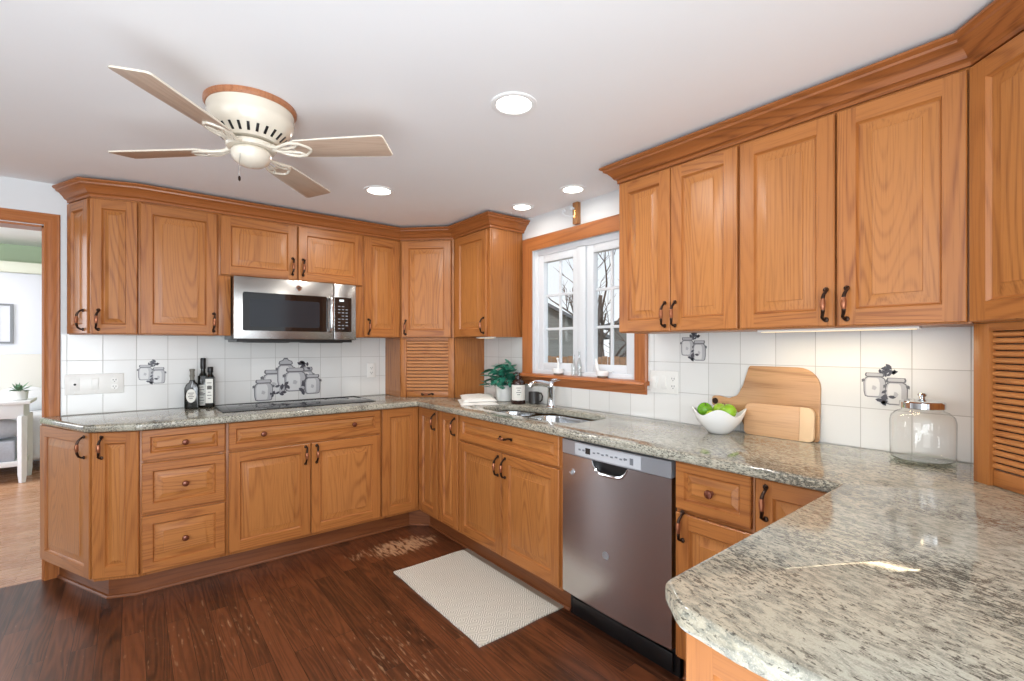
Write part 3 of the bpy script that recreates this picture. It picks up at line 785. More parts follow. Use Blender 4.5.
r = back_up('single-door oak upper cabinet left of the microwave', -1.595, .389); frame_body(r, .389, 0, UT-UB, .29)
door(r, .009, DB, .370, DT-DB, (.352, .075))
ZM = 1.748
r = back_up('short two-door oak upper cabinet above the microwave', -1.206, .906, ZM); 
frame_body(r, .906, 0, UT-ZM, .29, mullions=(.454,))
door(r, .009, .004, .440, DT-DB-(ZM-UB), (.44-.028, .09)); door(r, .459, .004, .438, DT-DB-(ZM-UB), (.028, .09))
for x0, x1 in ((0, .064), (.824, .906)):
    f = MB(); f.box((x0, 0, UB-ZM), (x1, .02, -.001), bev=.001); f.build('filler', OV, r)
r = back_up('narrow single-door oak upper cabinet right of the microwave', -.300, .30); frame_body(r, .298, 0, UT-UB, .29)
door(r, .008, DB, .280, DT-DB, (.030, .075))
r = thing('upper_cabinet', 'diagonal oak corner upper cabinet above the slatted appliance garage', 'cabinet', (0, .30, UB), -PI/4, GU)
c_ = math.sqrt(.5)
mb = MB(); loc = lambda x, y: ((x*c_-(y-.30)*c_), (x*c_+(y-.30)*c_))
def tolocal(x, y, ox, oy, rz): 
    dx, dy = x-ox, y-oy; return (dx*math.cos(rz)+dy*math.sin(rz), -dx*math.sin(rz)+dy*math.cos(rz))
mb.prism([tolocal(x, y, 0, .30, -PI/4) for x, y in ((.001, .301), (.301, .001), (.59, .001), (.59, .59), (.001, .59))], 0, UT-UB); mb.build('body', OV, r)
door(r, .018, DB, .388, DT-DB, (.032, .075))
r = right_up('single-door oak upper cabinet with plain side between the corner and the window', -.002); frame_body(r, .471, 0, UT-UB, .288)
door(r, .050, DB, .398, DT-DB, (.372, .075))
r = right_up('narrow-door pair of the oak upper cabinets right of the window', -1.587); frame_body(r, .606, 0, UT-UB, .288, mullions=(.296,))
door(r, .007, DB, .287, DT-DB, (.263, .075)); door(r, .298, DB, .302, DT-DB, (.024, .075))
r = right_up('wide-door pair of the oak upper cabinets above the glass jar', -2.1935); frame_body(r, .676, 0, UT-UB, .288, mullions=(.337,))
door(r, .005, DB, .328, DT-DB, (.303, .075)); door(r, .340, DB, .328, DT-DB, (.030, .075))
r = thing('upper_cabinet', 'diagonal oak corner upper cabinet at the right edge of the photo', 'cabinet', (.300, -2.872, UB), -3*PI/4, GU)
mb = MB(); mb.prism([tolocal(x, y, .300, -2.872, -3*PI/4) for x, y in ((.300, -2.873), (.59, -2.873), (.59, -3.46), (.001, -3.46), (.001, -3.172))], 0, UT-UB); mb.build('body', OV, r)
door(r, .010, DB, .395, DT-DB, (.365, .075))
# crown mouldings
CR = [(0, 0), (.010, 0), (.010, .012), (.016, .018), (.022, .020), (.030, .034), (.045, .050), (.060, .058), (.062, .066), (.070, .070), (.075, .074), (.075, .081), (0, .081)]
q = off_poly([P2, P1, P0], .02)
ext = q[0]+(q[0]-q[1]).normalized()*.012
CR = [(a_+.0008, b_) for a_, b_ in CR]
mb = MB(); mb.sweep(CR, [(ext.x, ext.y), tuple(q[1]), (q[2].x, .30), (0, .30), (.30, 0), (.30, -.473), (.598, -.473)], 2.128)
tag(mb.build('crown_moulding', OU), 'oak crown moulding over the microwave-side upper cabinets', 'moulding')
mb = MB(); mb.sweep(CR, [(.598, -1.587), (.30, -1.587), (.30, -2.872), (0, -3.172)], 2.128)
tag(mb.build('crown_moulding', OU), 'oak crown moulding over the upper cabinets right of the window', 'moulding')

# ------------------------------------------------------------------ appliance garages with tambour doors
def tambour(n, w, z0, z1):
    mb = MB(); h = (z1-z0)/n
    for i in range(n):
        z = z0+i*h
        mb.prism([(0, z+.0014), (-.005, z+.0026), (-.0085, z+h*.3), (-.0085, z+h*.7), (-.005, z+h-.0026), (0, z+h-.0014)], 0, w, 0, axis='x')
    mb.box((0, 0, z0), (w, .004, z1), 1)
    return mb
TAMB = oak('oak_tambour', 'x', (184, 122, 70), (156, 94, 50))
def garage(label, ox, oy, rz, wtot, post, sides, handle, slats):
    r = thing('appliance_garage', label, 'appliance garage', (ox, oy, CT), rz)
    H = UB-CT-.001
    for poly in sides:
        b = MB(); b.prism([tolocal(x, y, ox, oy, rz) for x, y in poly], .0005, H, 0); b.build('side_panel', OV, r)
    f = MB(); f.box((0, 0, .0005), (post, .02, H), 0, .001); f.box((wtot-post, 0, .0005), (wtot, .02, H), 0, .001); f.box((post, .0, H-.022), (wtot-post, .02, H), 1)
    f.build('front_frame', [OV, OH], r)
    t = tambour(slats, wtot-2*post, .048, H-.022).build('tambour_door', [TAMB, BLACK], r, (post, .018, 0))
    b = MB(); b.box((0, -.008, .001), (wtot-2*post, .006, .047), 0, .003); b.build('bottom_rail', OH, t)
    if handle: pull_mb(True, .085).build('handle', [BRONZE, GRIP], t, ((wtot-2*post)/2, -.008, .024))
    return r
garage('slatted oak appliance garage in the far corner', .005, .305, -PI/4, .424, .046,
       [[(.005, .31), (.023, .32), (.023, .588), (.005, .588)], [(.31, .005), (.588, .005), (.588, .023), (.32, .023)]], True, 15)
garage('slatted oak appliance garage at the right edge of the photo', .306, -2.872, -3*PI/4, .424, .050,
       [[(.306, -2.872), (.588, -2.872), (.588, -2.89), (.306, -2.892)]], False, 21)

# ------------------------------------------------------------------ microwave
r = thing('microwave', 'stainless over-the-range microwave with black glass door', 'microwave', (-1.140, .20, 1.336))
MW, MH = .756, .404
mb = MB(); mb.box((.002, .012, .016), (MW-.002, .385, MH), 0, .002); mb.build('body', BLACK, r)
mb = MB(); mb.box((.0, .0, .018), (.600, .03, MH), 0, .004); md = mb.build('door', STEEL, r)
mb = MB(); mb.prism(round_poly([(.048, .070), (.556, .070), (.556, .310), (.048, .310)], .012, 4), -.003, .002, 0, axis='y'); mb.prism(round_poly([(.085, .095), (.505, .095), (.505, .27), (.085, .27)], .012, 4), -.0035, .0, 1, axis='y')
mb.build('window', [BLACKG, plain('window_mesh', (34, 38, 44), .12)], md)
badge(md, .372, -.001, .356, .020, CHROME, DARKSLOT)
mb = MB(); mb.tube([(.575, -.002, .075), (.575, -.030, .085), (.575, -.038, .11), (.575, -.038, .27), (.575, -.030, .295), (.575, -.002, .305)], [.011, .013, .014, .014, .013, .011], 0, 12); mb.build('handle', CHROME, md)
mb = MB(); mb.box((.603, .0, .018), (MW, .03, MH), 0, .004); cp = mb.build('control_panel', STEEL, r)
mb = MB(); mb.prism(round_poly([(.606, .072), (.722, .072), (.722, .312), (.606, .312)], .006, 3), -.003, .002, 0, axis='y'); kp = mb.build('keypad', BLACKG, cp)
mb = MB(); mb.box((.638, -.0042, .283), (.668, -.002, .296)); mb.build('clock', plain('lit_digits', (222, 232, 236), .4, emit=.6), kp)
mb = MB()
for i in range(3):
    for j in range(8):
        if (i*3+j*5) % 7 == 6: continue
        mb.box((.628+i*.026, -.0038, .092+j*.022), (.644+i*.026, -.0025, .098+j*.022))
mb.build('button_marks', plain('key_marks', (128, 132, 138), .5), kp)
mb = MB(); mb.box((.02, .03, 0), (MW-.02, .37, .017)); 
for i in range(2): mb.box((.08+i*.35, .06, -.004), (.33+i*.35, .2, 0))
mb.build('vent_base', BLACK, r)

# ------------------------------------------------------------------ cooktop
r = thing('cooktop', 'black glass cooktop set into the granite counter', 'cooktop', (-.735, .34, CT))
mb = MB(); mb.prism(round_poly([(-.465, -.195), (.465, -.195), (.465, .215), (-.465, .215)], .012, 4), .0, .005, 0, .001); mb.build('glass_top', BLACKG, r)
RING = plain('burner_ring', (70, 72, 76), .2)
for bx, by, br in ((-.30, -.075, .085), (-.27, .115, .07), (.02, .03, .105), (.30, .115, .085), (.29, -.085, .07)):
    mb = MB(); mb.shell([(br, 0), (br, .0004), (br-.003, .0004), (br-.003, 0)], (bx, by, .0052), 0, 48); mb.build('burner_ring', RING, r)
mb = MB()
for sgn in (-1, 1): mb.box((sgn*.466, -.196, 0), (sgn*.472, .216, .0058))
mb.box((-.472, -.202, 0), (.472, -.196, .0058)); mb.box((-.472, .216, 0), (.472, .222, .0058)); mb.build('trim', BLACK, r)

# ------------------------------------------------------------------ ceiling fan
FC = (-1.264, -1.070)
r = thing('ceiling_fan', 'cream ceiling fan with four taupe wooden blades', 'fan', (FC[0], FC[1], CZ))
mb = MB(); mb.lathe([(.158, 0), (.158, -.012), (.152, -.020), (.14, -.020)], (0, 0, 0), 0, 64); mb.build('ceiling_ring', FANRING, r)
mb = MB()
mb.lathe([(.148, -.018), (.150, -.03), (.147, -.045), (.149, -.052), (.148, -.066), (.144, -.080), (.134, -.096), (.128, -.102), (.096, -.134), (.090, -.138), (.05, -.138)], (0, 0, 0), 0, 64)
mh = mb.build('motor_housing', CREAM, r)
for k in range(24):
    a = 2*PI*k/24; s_ = MB(); s_.box((-.016, -.0048, -.0016), (.016, .0048, .0016), 0, .001)
    o = s_.build('vent_slot', BLACK, mh, (.112*math.cos(a), .112*math.sin(a), -.118), a); o.rotation_euler = (0, -PI/4, a)
mb = MB(); mb.lathe([(.05, -.138), (.05, -.145), (.085, -.148), (.088, -.156), (.082, -.165), (.05, -.168)], (0, 0, 0), 0, 48); mb.build('flywheel', CREAM, r)
mb = MB(); mb.lathe([(.05, -.165), (.066, -.170), (.070, -.178), (.068, -.195), (.058, -.212), (.040, -.224), (.018, -.230), (1e-5, -.231)], (0, 0, 0), 0, 40); mb.build('switch_housing', CREAM, r)
bl = None
for k in range(4):
    a = math.radians(-43.25+90*k)
    b = MB()
    out_ = round_poly([(.175, -.048), (.30, -.054), (.534, -.062), (.534, .062), (.30, .054), (.175, .048)], [.02, 0, .012, .012, 0, .02], 4)
    b.prism(out_, -.003, .003, 0, .0012)
    bo = b.build('blade', [BLADE], r, (0, 0, -.166), a); bo.rotation_euler = (math.radians(-11), 0, a)
    e = MB()   # pale edge banding
    n = len(out_); c0 = Vector((.35, 0))
    e.tube([(p[0], p[1], 0) for p in out_]+[(out_[0][0], out_[0][1], 0)], .0034, 0, 6, False); e.build('edge_band', CREAM, bo)
    br = MB()
    for sg in (-1, 1):
        br.tube([(.075, sg*.010, .006), (.11, sg*.012, -.004), (.14, sg*.030, -.008), (.17, sg*.040, -.007), (.205, sg*.036, -.006), (.232, sg*.012, -.006), (.236, 0, -.006)], [.007, .007, .006, .006, .006, .006, .006], 0, 8)
        br.tube([(.12, sg*.012, -.006), (.15, sg*.010, -.008), (.185, sg*.018, -.007), (.2, sg*.034, -.006)], .005, 0, 8)
        br.ball((.195, sg*.028, -.007), .007, 0, 10, (1, 1, .5))
    br.box((.055, -.014, .002), (.095, .014, .012), 0, .003)
    bb = br.build('blade_bracket', CREAM, r, (0, 0, -.163), a); bb.rotation_euler = (math.radians(-11), 0, a)
mb = MB(); mb.tube([(-.045, -.045, -.20), (-.048, -.048, -.235), (-.048, -.048, -.29)], .0018, 0, 6); mb.lathe([(1e-5, 0), (.004, .004), (.0045, .014), (.002, .02)], (-.048, -.048, -.308), 1, 10); mb.build('pull_chain', [CHROME, BRONZE], r)

# ------------------------------------------------------------------ recessed lamps
GLOW = plain('lamp_glow', (255, 250, 240), .5, emit=9)
def can_light(x, y, label, rad=.065, power=7):
    r = thing('recessed_light', label, 'ceiling light', (x, y, CZ), 0, 'recessed ceiling lamps')
    mb = MB(); mb.lathe([(rad+.022, 0), (rad+.021, -.004), (rad+.012, -.007), (rad+.002, -.005), (rad, 0)], (0, 0, 0), 0, 40); mb.build('trim_ring', WHITE, r)
    mb = MB(); mb.lathe([(rad+.001, -.001), (rad*.8, -.0035), (1e-5, -.004)], (0, 0, 0), 0, 40); mb.build('lens', GLOW, r)
    area('lamp_light', (x, y, CZ-.02), (0, 0, 0), rad*2, rad*2, power, (1, .95, .88), 'DISK').parent = None
can_light(-.494, -1.716, 'largest recessed ceiling lamp, nearest the camera')
can_light(-.488, -.446, 'recessed ceiling lamp near the fan blade and the microwave cabinets')
can_light(.385, -1.175, 'recessed ceiling lamp above the right part of the window', .055, .7)
can_light(.38, -.72, 'recessed ceiling lamp beside the corner crown moulding', .055, .7)

# ------------------------------------------------------------------ under-cabinet lights
def under_light(x, y, rz, L, label, power, color):
    r = thing('under_cabinet_light', label, 'light', (x, y, UB), rz)
    mb = MB(); mb.box((-L/2, -.022, -.008), (L/2, .022, -.0), 0, .002); mb.build('housing', WHITE, r)
    mb = MB(); mb.box((-L/2+.012, -.014, -.0095), (L/2-.012, .014, -.0075), 0, .0005); mb.build('lens', plain('warm_lens', (255, 224, 178), .5, emit=.9), r)
    if power: 
        a = area('strip_light', (x, y, UB-.022), (0, 0, rz), L*.9, .02, power, color)
under_light(.43, -2.47, PI/2, .52, 'under-cabinet strip lamp lighting the tiles above the cutting boards', .95, (1, .80, .52))
under_light(.345, -.36, PI/2, .18, 'white under-cabinet lamp below the cabinet left of the window', .0, (1, .9, .8))

# ------------------------------------------------------------------ switch and outlet plates
def plate(name, label, wall, a, z, w, h, kinds):
    rz = 0 if wall == 'back' else -PI/2
    loc = (a, W-TT, z) if wall == 'back' else (W-TT, a, z)
    r = thing(name, label, 'wall plate', loc, rz)
    mb = MB(); mb.box((-w/2, -.006, -h/2), (w/2, 0, h/2), 0, .003); mb.build('cover_plate', PLATE, r)
    n = len(kinds)
    for i, k in enumerate(kinds):
        x = -w/2+w*(i+.5)/n
        mb = MB()
        if k == 'jack': mb.box((x-.02, -.0075, -.035), (x+.02, -.005, .035), 0, .001); mb.lathe([(.006, 0), (.006, .004), (.003, .005), (1e-5, .005)], (x, -.0075, 0), 1, 12, Matrix.Rotation(PI/2, 4, 'X')); mb.build('jack', [PLATE, DARKSLOT], r)
        elif k == 'switch': mb.box((x-.017, -.009, -.033), (x+.017, -.005, .033), 0, .002); mb.prism([(-.008, -.028), (-.013, -.004), (-.0095, .028), (-.008, .028)], x-.013, x+.013, 0, axis='x'); mb.build('rocker', PLATE, r)
        else:
            for dz in (-.02, .02):
                mb.prism(round_poly([(x-.017, dz-.014), (x+.017, dz-.014), (x+.017, dz+.014), (x-.017, dz+.014)], .01, 4), -.0085, -.005, 0, axis='y')
                for dx in (-.0065, .0065): mb.box((x+dx-.0014, -.0092, dz-.003), (x+dx+.0014, -.008, dz+.006), 1)
                mb.lathe([(.0026, 0), (.0026, .0008), (1e-5, .0008)], (x, -.0085, dz-.009), 1, 10, Matrix.Rotation(PI/2, 4, 'X'))
            mb.build('receptacle', [PLATE, DARKSLOT], r)
        for dz in (-.045, .045):
            mb = MB(); mb.lathe([(.0035, 0), (.003, .0012), (1e-5, .0015)], (x, -.006, dz), 0, 10, Matrix.Rotation(PI/2, 4, 'X')); mb.build('screw', PLATE, r)
plate('wall_plate', 'wide white plate of jack, switch and outlet near the doorway', 'back', -1.792, 1.088, .262, .118, ('jack', 'switch', 'outlet'))
plate('outlet', 'small white outlet plate right of the cooktop mural', 'back', -.115, 1.116, .072, .116, ('outlet',))
plate('wall_plate', 'white plate of switches and outlet right of the window', 'right', -1.648, 1.118, .170, .118, ('switch', 'switch', 'outlet'))

# ------------------------------------------------------------------ painted canister tiles (flat ceramic prints)
INK = [plain('ink_outline', (104, 104, 108), .3), plain('ink_grey', (180, 180, 182), .3), plain('ink_pale', (212, 212, 211), .3), plain('ink_leaf', (76, 76, 84), .3)]
def ink(mb, pts, lvl, mi): mb.prism(pts, -.0004*(lvl+1), 0, mi, axis='y')
def jar_print(mb, x, z, w, h, lid, lvl, lean=0):
    sh = lambda P_: [(x+a*w+lean*b*h, z+b*h) for a, b in P_]
    body = [(-.42, .03), (-.30, 0), (.30, 0), (.42, .03), (.47, .2), (.48, .55), (.42, .70), (.30, .76), (-.30, .76), (-.42, .70), (-.48, .55), (-.47, .2)]
    ink(mb, sh(body), lvl, 0)
    ink(mb, sh([(a*.92, .025+b*.93) for a, b in body]), lvl+1, 1)
    ink(mb, sh([(a*.62-.08, .05+b*.86) for a, b in body]), lvl+2, 2)
    l = [(-.36, .76), (.36, .76), (.40, .80), (.36, .88), (.16, .93), (.10, 1.0), (-.10, 1.0), (-.16, .93), (-.36, .88), (-.40, .80)] if lid == 'knob' else [(-.38, .75), (.38, .75), (.42, .82), (.38, .9), (-.38, .9), (-.42, .82)]
    ink(mb, sh(l), lvl+1, 0); ink(mb, sh([(a*.85, .84+(b-.84)*.7) for a, b in l]), lvl+2, 1)
    for sg in (-1, 1): ink(mb, sh([(sg*.45, .58), (sg*.55, .54), (sg*.56, .64), (sg*.46, .68)]), lvl, 0)
    ink(mb, sh([(-.12, .30), (.02, .26), (.1, .36), (.02, .42), (-.08, .44)]), lvl+3, 1)
def leaves(mb, x, z, s, lvl, seed):
    rn = random.Random(seed)
    for i in range(8):
        a = rn.uniform(0, 2*PI); cx, cz = x+s*.5*math.cos(a)*rn.random(), z+s*.5*math.sin(a)*rn.random()
        t = rn.uniform(0, PI); L = s*rn.uniform(.17, .26); w_ = L*.55
        ink(mb, [(cx+L*u*math.cos(t)-w_*v*math.sin(t), cz+L*u*math.sin(t)+w_*v*math.cos(t)) for u, v in ((-1, 0), (-.3, .9), (.4, .8), (1, 0), (.4, -.8), (-.3, -.9))], lvl+.3*(i % 3), 3)
def decal(label, wall, a, z, draw):
    mb = MB(); draw(mb); rz = 0 if wall == 'back' else -PI/2
    o = mb.build('painted_tile', INK, loc=(a, W-TT, z) if wall == 'back' else (W-TT, a, z), rz=rz)
    tag(o, label, 'painted tile', 'painted canister tiles')
def pair(mb):
    leaves(mb, .0, .122, .055, 0, 2); jar_print(mb, -.033, .024, .074, .104, 'flat', 1); jar_print(mb, .033, 0, .070, .112, 'flat', 5); leaves(mb, -.003, .030, .055, 9, 5); leaves(mb, .002, .124, .040, 5, 9)
decal('painted tile of two small jars beside the wide wall plate', 'back', -1.526, 1.076, pair)
decal('painted tile of two small jars right of the window', 'right', -1.815, 1.237, pair)
decal('painted tile of two small jars behind the glass jar', 'right', -2.597, 1.090, pair)
def mural(mb):
    jar_print(mb, -.095, .045, .16, .19, 'flat', 0); jar_print(mb, -.02, .095, .12, .205, 'knob', 4); jar_print(mb, .12, .05, .11, .2, 'flat', 3)
    leaves(mb, .105, .235, .09, 8, 4); jar_print(mb, .045, .055, .155, .19, 'flat', 8); leaves(mb, -.045, .085, .10, 12, 1)
    jar_print(mb, -.165, .0, .125, .165, 'flat', 12); leaves(mb, -.10, .045, .06, 14, 8); leaves(mb, .10, .085, .12, 13, 3); jar_print(mb, .165, .03, .115, .16, 'flat', 16)
decal('painted tile mural of grey canisters and leaves behind the cooktop', 'back', -.735, .925, mural)

# ------------------------------------------------------------------ bottles by the cooktop
DG = plain('dark_bottle_glass', (22, 24, 20), .08, spec=.7); LAB = plain('paper_label', (226, 224, 216), .6); MARK = plain('label_ink', (96, 94, 88), .6)
def lab_lines(mb, w, z0, z1, y, mi, n=4):
    for i in range(n):
        z = z0+(z1-z0)*(i+.5)/n; ww = w*(.9 if i % 2 else .55); mb.box((-ww/2, y-.0004, z-.002), (ww/2, y, z+.002), mi)
rzc = -.35
r = thing('oil_bottle', 'squat dark oil bottle with oval cream label, left of the other two bottles', 'bottle', (-1.325, .505, CT), rzc, 'bottles beside the cooktop')
mb = MB(); mb.prism(round_poly([(-.039, 0), (.039, 0), (.039, .130), (.028, .155), (.013, .168), (.012, .18), (-.012, .18), (-.013, .168), (-.028, .155), (-.039, .130)], [.006, .006, .02, .02, .01, 0, 0, .01, .02, .02], 3), -.022, .022, 0, .006, 'y'); mb.build('glass', DG, r)
mb = MB(); mb.lathe([(.012, .178), (.0125, .20), (.0145, .202), (.0145, .212), (.0125, .214), (.0125, .235), (.015, .237), (.015, .25), (1e-5, .251)], (0, 0, 0), 0, 16); mb.build('cap', plain('cork_cap', (120, 116, 106), .5), r)
mb = MB(); mb.prism([(.027*math.cos(t*PI/12), .082+.043*math.sin(t*PI/12)) for t in range(24)], -.0232, -.0222, 0, axis='y'); lab_lines(mb, .036, .06, .105, -.0233, 1); mb.build('label', [LAB, MARK], r)
r = thing('oil_bottle', 'tallest dark square bottle with long black cap, in the middle of three', 'bottle', (-1.262, .555, CT), rzc, 'bottles beside the cooktop')
mb = MB(); mb.prism(round_poly([(-.025, -.025), (.025, -.025), (.025, .025), (-.025, .025)], .006, 3), 0, .205, 0, .005); mb.lathe([(.024, .203), (.021, .212), (.0135, .225), (.0125, .25)], (0, 0, 0), 0, 16); mb.build('glass', DG, r)
mb = MB(); mb.lathe([(.0145, .248), (.0155, .252), (.0155, .312), (.013, .318), (1e-5, .318)], (0, 0, 0), 0, 16); mb.build('cap', BLACK, r)
mb = MB(); mb.box((-.023, -.0258, .012), (.023, -.0248, .085), 0); mb.box((-.023, -.0258, .09), (.023, -.0248, .145), 0); lab_lines(mb, .03, .02, .14, -.0259, 1, 7); mb.build('label', [LAB, MARK], r)
r = thing('oil_bottle', 'slim dark bottle with tall white label, nearest the cooktop', 'bottle', (-1.228, .500, CT), rzc, 'bottles beside the cooktop')
mb = MB(); mb.prism(round_poly([(-.024, -.024), (.024, -.024), (.024, .024), (-.024, .024)], .006, 3), 0, .198, 0, .005); mb.lathe([(.023, .196), (.019, .206), (.0135, .214), (.0125, .225)], (0, 0, 0), 0, 16); mb.build('glass', DG, r)
mb = MB(); mb.lathe([(.0150, .224), (.0165, .227), (.0165, .258), (.014, .262), (1e-5, .262)], (0, 0, 0), 0, 16); mb.build('cap', BLACK, r)
mb = MB(); mb.box((-.021, -.0248, .03), (.021, -.0238, .185), 0); lab_lines(mb, .028, .05, .17, -.0249, 1, 6); mb.box((-.012, -.0253, .12), (.014, -.0247, .14), 1); mb.build('label', [LAB, MARK], r)

# ------------------------------------------------------------------ plant, soap, mug, towel by the sink
r = thing('potted_plant', 'bushy dark green plant in a white pot by the sink', 'plant', (.475, -.405, CT))
mb = MB(); mb.lathe([(.050, 0), (.058, .004), (.062, .09), (.063, .115), (.059, .115), (.056, .098), (1e-5, .095)], (0, 0, 0), 0, 32); mb.build('pot', plain('white_ceramic', (228, 228, 224), .3), r)
LEAFM = plain('leaf_green', (52, 128, 106), .35, nscale=16, namp=.6)
rn = random.Random(5); mb = MB()
for i in range(115):
    a = rn.uniform(0, 2*PI); el = rn.uniform(-.35, 1.3); R_ = rn.uniform(.06, .165)
    c = Vector((R_*1.0*math.cos(a)*math.cos(el), R_*1.15*math.sin(a)*math.cos(el), .135+R_*.95*math.sin(el)))
    L = rn.uniform(.032, .048); w_ = L*.55
    d = Vector((math.cos(a), math.sin(a), rn.uniform(-.6, .7))).normalized(); s_ = d.cross(Vector((rn.uniform(-.4, .4), rn.uniform(-.4, .4), 1))).normalized(); n_ = s_.cross(d)
    V = []
    for u, ww, dz in ((-1, .05, 0), (-.6, .7, .1), (0, 1, .16), (.6, .7, .08), (1, .05, -.08)):
        for sg in (-1, 0, 1): V.append(c+d*L*u+s_*w_*ww*sg+n_*L*(dz-.12*abs(sg)*ww))
    mb.add(V, [(j*3+k, j*3+k+1, j*3+4+k, j*3+3+k) for j in range(4) for k in range(2)], 0)
    if i % 3 == 0: mb.tube([(0, 0, .09), tuple(c*.5+Vector((0, 0, .06))), tuple(c-d*L)], .0016, 0, 5)
mb.build('foliage', LEAFM, r, fix=False, ang=60)
r = thing('soap_bottle', 'brown glass soap bottle with white label between plant and faucet', 'bottle', (.445, -.600, CT), -.62)
BRN = plain('brown_glass', (44, 24, 18), .1, spec=.7)
mb = MB(); mb.lathe([(.045, 0), (.049, .004), (.049, .138), (.044, .152), (.028, .166), (.020, .170), (.020, .180)], (0, 0, 0), 0, 32); mb.build('glass', BRN, r)
mb = MB(); mb.lathe([(.022, .177), (.022, .192), (.014, .194), (.008, .196), (.008, .206), (.015, .208), (.015, .216), (1e-5, .217)], (0, 0, 0), 0, 20); mb.tube([(0, 0, .211), (-.02, -.02, .213), (-.032, -.032, .207)], .006, 0, 8); mb.build('pump', plain('brown_pump', (60, 36, 30), .2), r)
mb = MB(); V = []; Nn = 16
for i in range(Nn+1):
    t = -PI/2-1.15+2.3*i/Nn; V += [(.0496*math.cos(t), .0496*math.sin(t), .028), (.0496*math.cos(t), .0496*math.sin(t), .132)]
mb.add(V, [(i*2, i*2+1, i*2+3, i*2+2) for i in range(Nn)]); lab_lines(mb, .036, .06, .12, -.0499, 1, 4); mb.build('label', [LAB, MARK], r, fix=False)
r = thing('mug', 'small dark mug mostly hidden behind the soap bottle', 'mug', (.54, -.655, CT))
mb = MB(); mb.lathe([(.030, 0), (.036, .004), (.037, .08), (.034, .08), (.032, .008), (1e-5, .006)], (0, 0, 0), 0, 28); mb.build('cup', plain('dark_stoneware', (58, 56, 54), .3), r)
mb = MB(); mb.tube([(.02, -.03, .072), (.02, -.05, .075), (.018, -.068, .055), (.018, -.062, .028), (.02, -.036, .012)], .005, 0, 8); mb.build('handle', plain('dark_stoneware_handle', (58, 56, 54), .3), r)
# folded towel
r = thing('towel', 'folded white dish towel on the counter left of the sink', 'towel', (.27, -.36, CT), math.radians(-28))
TOW = plain('white_linen', (232, 230, 224), .9, nscale=260, namp=.08)
def cloth(w, d, z0, th, seed, wed, mi=0):
    mb = MB(); nx, ny = 18, 14; V = []
    for lay in (0, 1):
        for j in range(ny+1):
            for i in range(nx+1):
                u, v = i/nx-.5, j/ny-.5
                x, y = u*w, v*d
                e = min(1, 6*min(.5-abs(u), .5-abs(v))+.25)
                zz = z0+wed*(v+.5)**1.5*.5+(th*e*(.9+.3*noise.noise((x*18+seed, y*18, 0))) if lay else 0)
                x += .006*noise.noise((y*20, seed, 3)); y += .006*noise.noise((x*20, seed, 7))
                V.append((x, y, max(zz, .0006 if lay == 0 else .003)))
    n = (nx+1)*(ny+1); F = []
    for lay in (0, 1):
        for j in range(ny):
            for i in range(nx):
                a = lay*n+j*(nx+1)+i; F.append((a, a+1, a+nx+2, a+nx+1))
    B = [i for i in range(nx+1)]+[j*(nx+1)+nx for j in range(1, ny+1)]+[ny*(nx+1)+i for i in range(nx-1, -1, -1)]+[j*(nx+1) for j in range(ny-1, 0, -1)]
    for k in range(len(B)): a, b = B[k], B[(k+1) % len(B)]; F.append((a, b, b+n, a+n))
    return mb.add(V, F, mi)
mb = cloth(.25, .31, .0006, .020, 1, .0); mb.build('lower_fold', TOW, r, ang=70)
mb = cloth(.23, .27, .0196, .022, 4, .03); mb.build('top_fold', TOW, r, (.006, .012, 0), ang=70)

# ------------------------------------------------------------------ bowl of apples
BX, BY = .47, -2.012
WB = plain('white_bowl_ceramic', (240, 240, 238), .15)
def rimmod(r_, z, t):
    k = max(0, (z-.012)/.10); q = math.cos(4*(t-math.radians(28)))
    return r_*(1+.07*k*q), z+.020*k*k*q
mb = MB(); mb.lathe([(.040, 0), (.045, .002), (.064, .020), (.088, .050), (.103, .080), (.108, .100), (.104, .101), (.098, .080), (.082, .050), (.058, .022), (.03, .012), (1e-5, .010)], (0, 0, 0), 0, 64, None, rimmod)
tag(mb.build('fruit_bowl', WB, loc=(BX, BY, CT), ang=60), 'white ceramic bowl with wavy rim holding green apples', 'bowl')
APP = plain('green_apple_skin', (138, 184, 42), .25, nscale=30, namp=.16)
app2 = plain('dark_green_apple_skin', (104, 160, 38), .25, nscale=30, namp=.2)
def apple(x, y, z, R_, m, label, tilt):
    mb = MB(); pr = []
    for i in range(21):
        t = PI*i/20; rr = R_*math.sin(t)*(1+.06*math.cos(t)); zz = -R_*.92*math.cos(t)
        if t > PI*.78: zz -= R_*.26*((t-PI*.78)/(PI*.22))**2
        if t < PI*.15: zz += R_*.10*((PI*.15-t)/(PI*.15))**2
        pr.append((max(rr, 1e-5), zz))
    mb.lathe(pr, (0, 0, 0), 0, 28); o = mb.build('apple', m, loc=(x, y, z), ang=80); o.rotation_euler = tilt
    st = MB(); st.tube([(0, 0, R_*.62), (.001, 0, R_*.85), (.004, 0, R_*1.05)], [.0015, .0013, .0018], 0, 6); st.build('stem', plain('apple_stem', (84, 62, 38), .7), o)
    tag(o, label, 'apple', 'green apples in the bowl')
apple(BX-.016, BY+.058, CT+.102, .034, app2, 'dark green apple at the left side of the white bowl', (.3, -.5, 0))
apple(BX-.022, BY-.052, CT+.104, .037, APP, 'big shiny green apple at the right side of the white bowl', (-.3, -.3, 0))
apple(BX-.058, BY+.004, CT+.082, .025, plain('yellow_green_apple_skin', (170, 200, 52), .25, nscale=30, namp=.16), 'yellow-green apple at the front middle of the white bowl', (.2, -.9, .4))
apple(BX+.038, BY+.012, CT+.100, .034, plain('light_green_apple_skin', (158, 194, 58), .25, nscale=30, namp=.16), 'light green apple at the back of the white bowl', (.1, .4, 0))
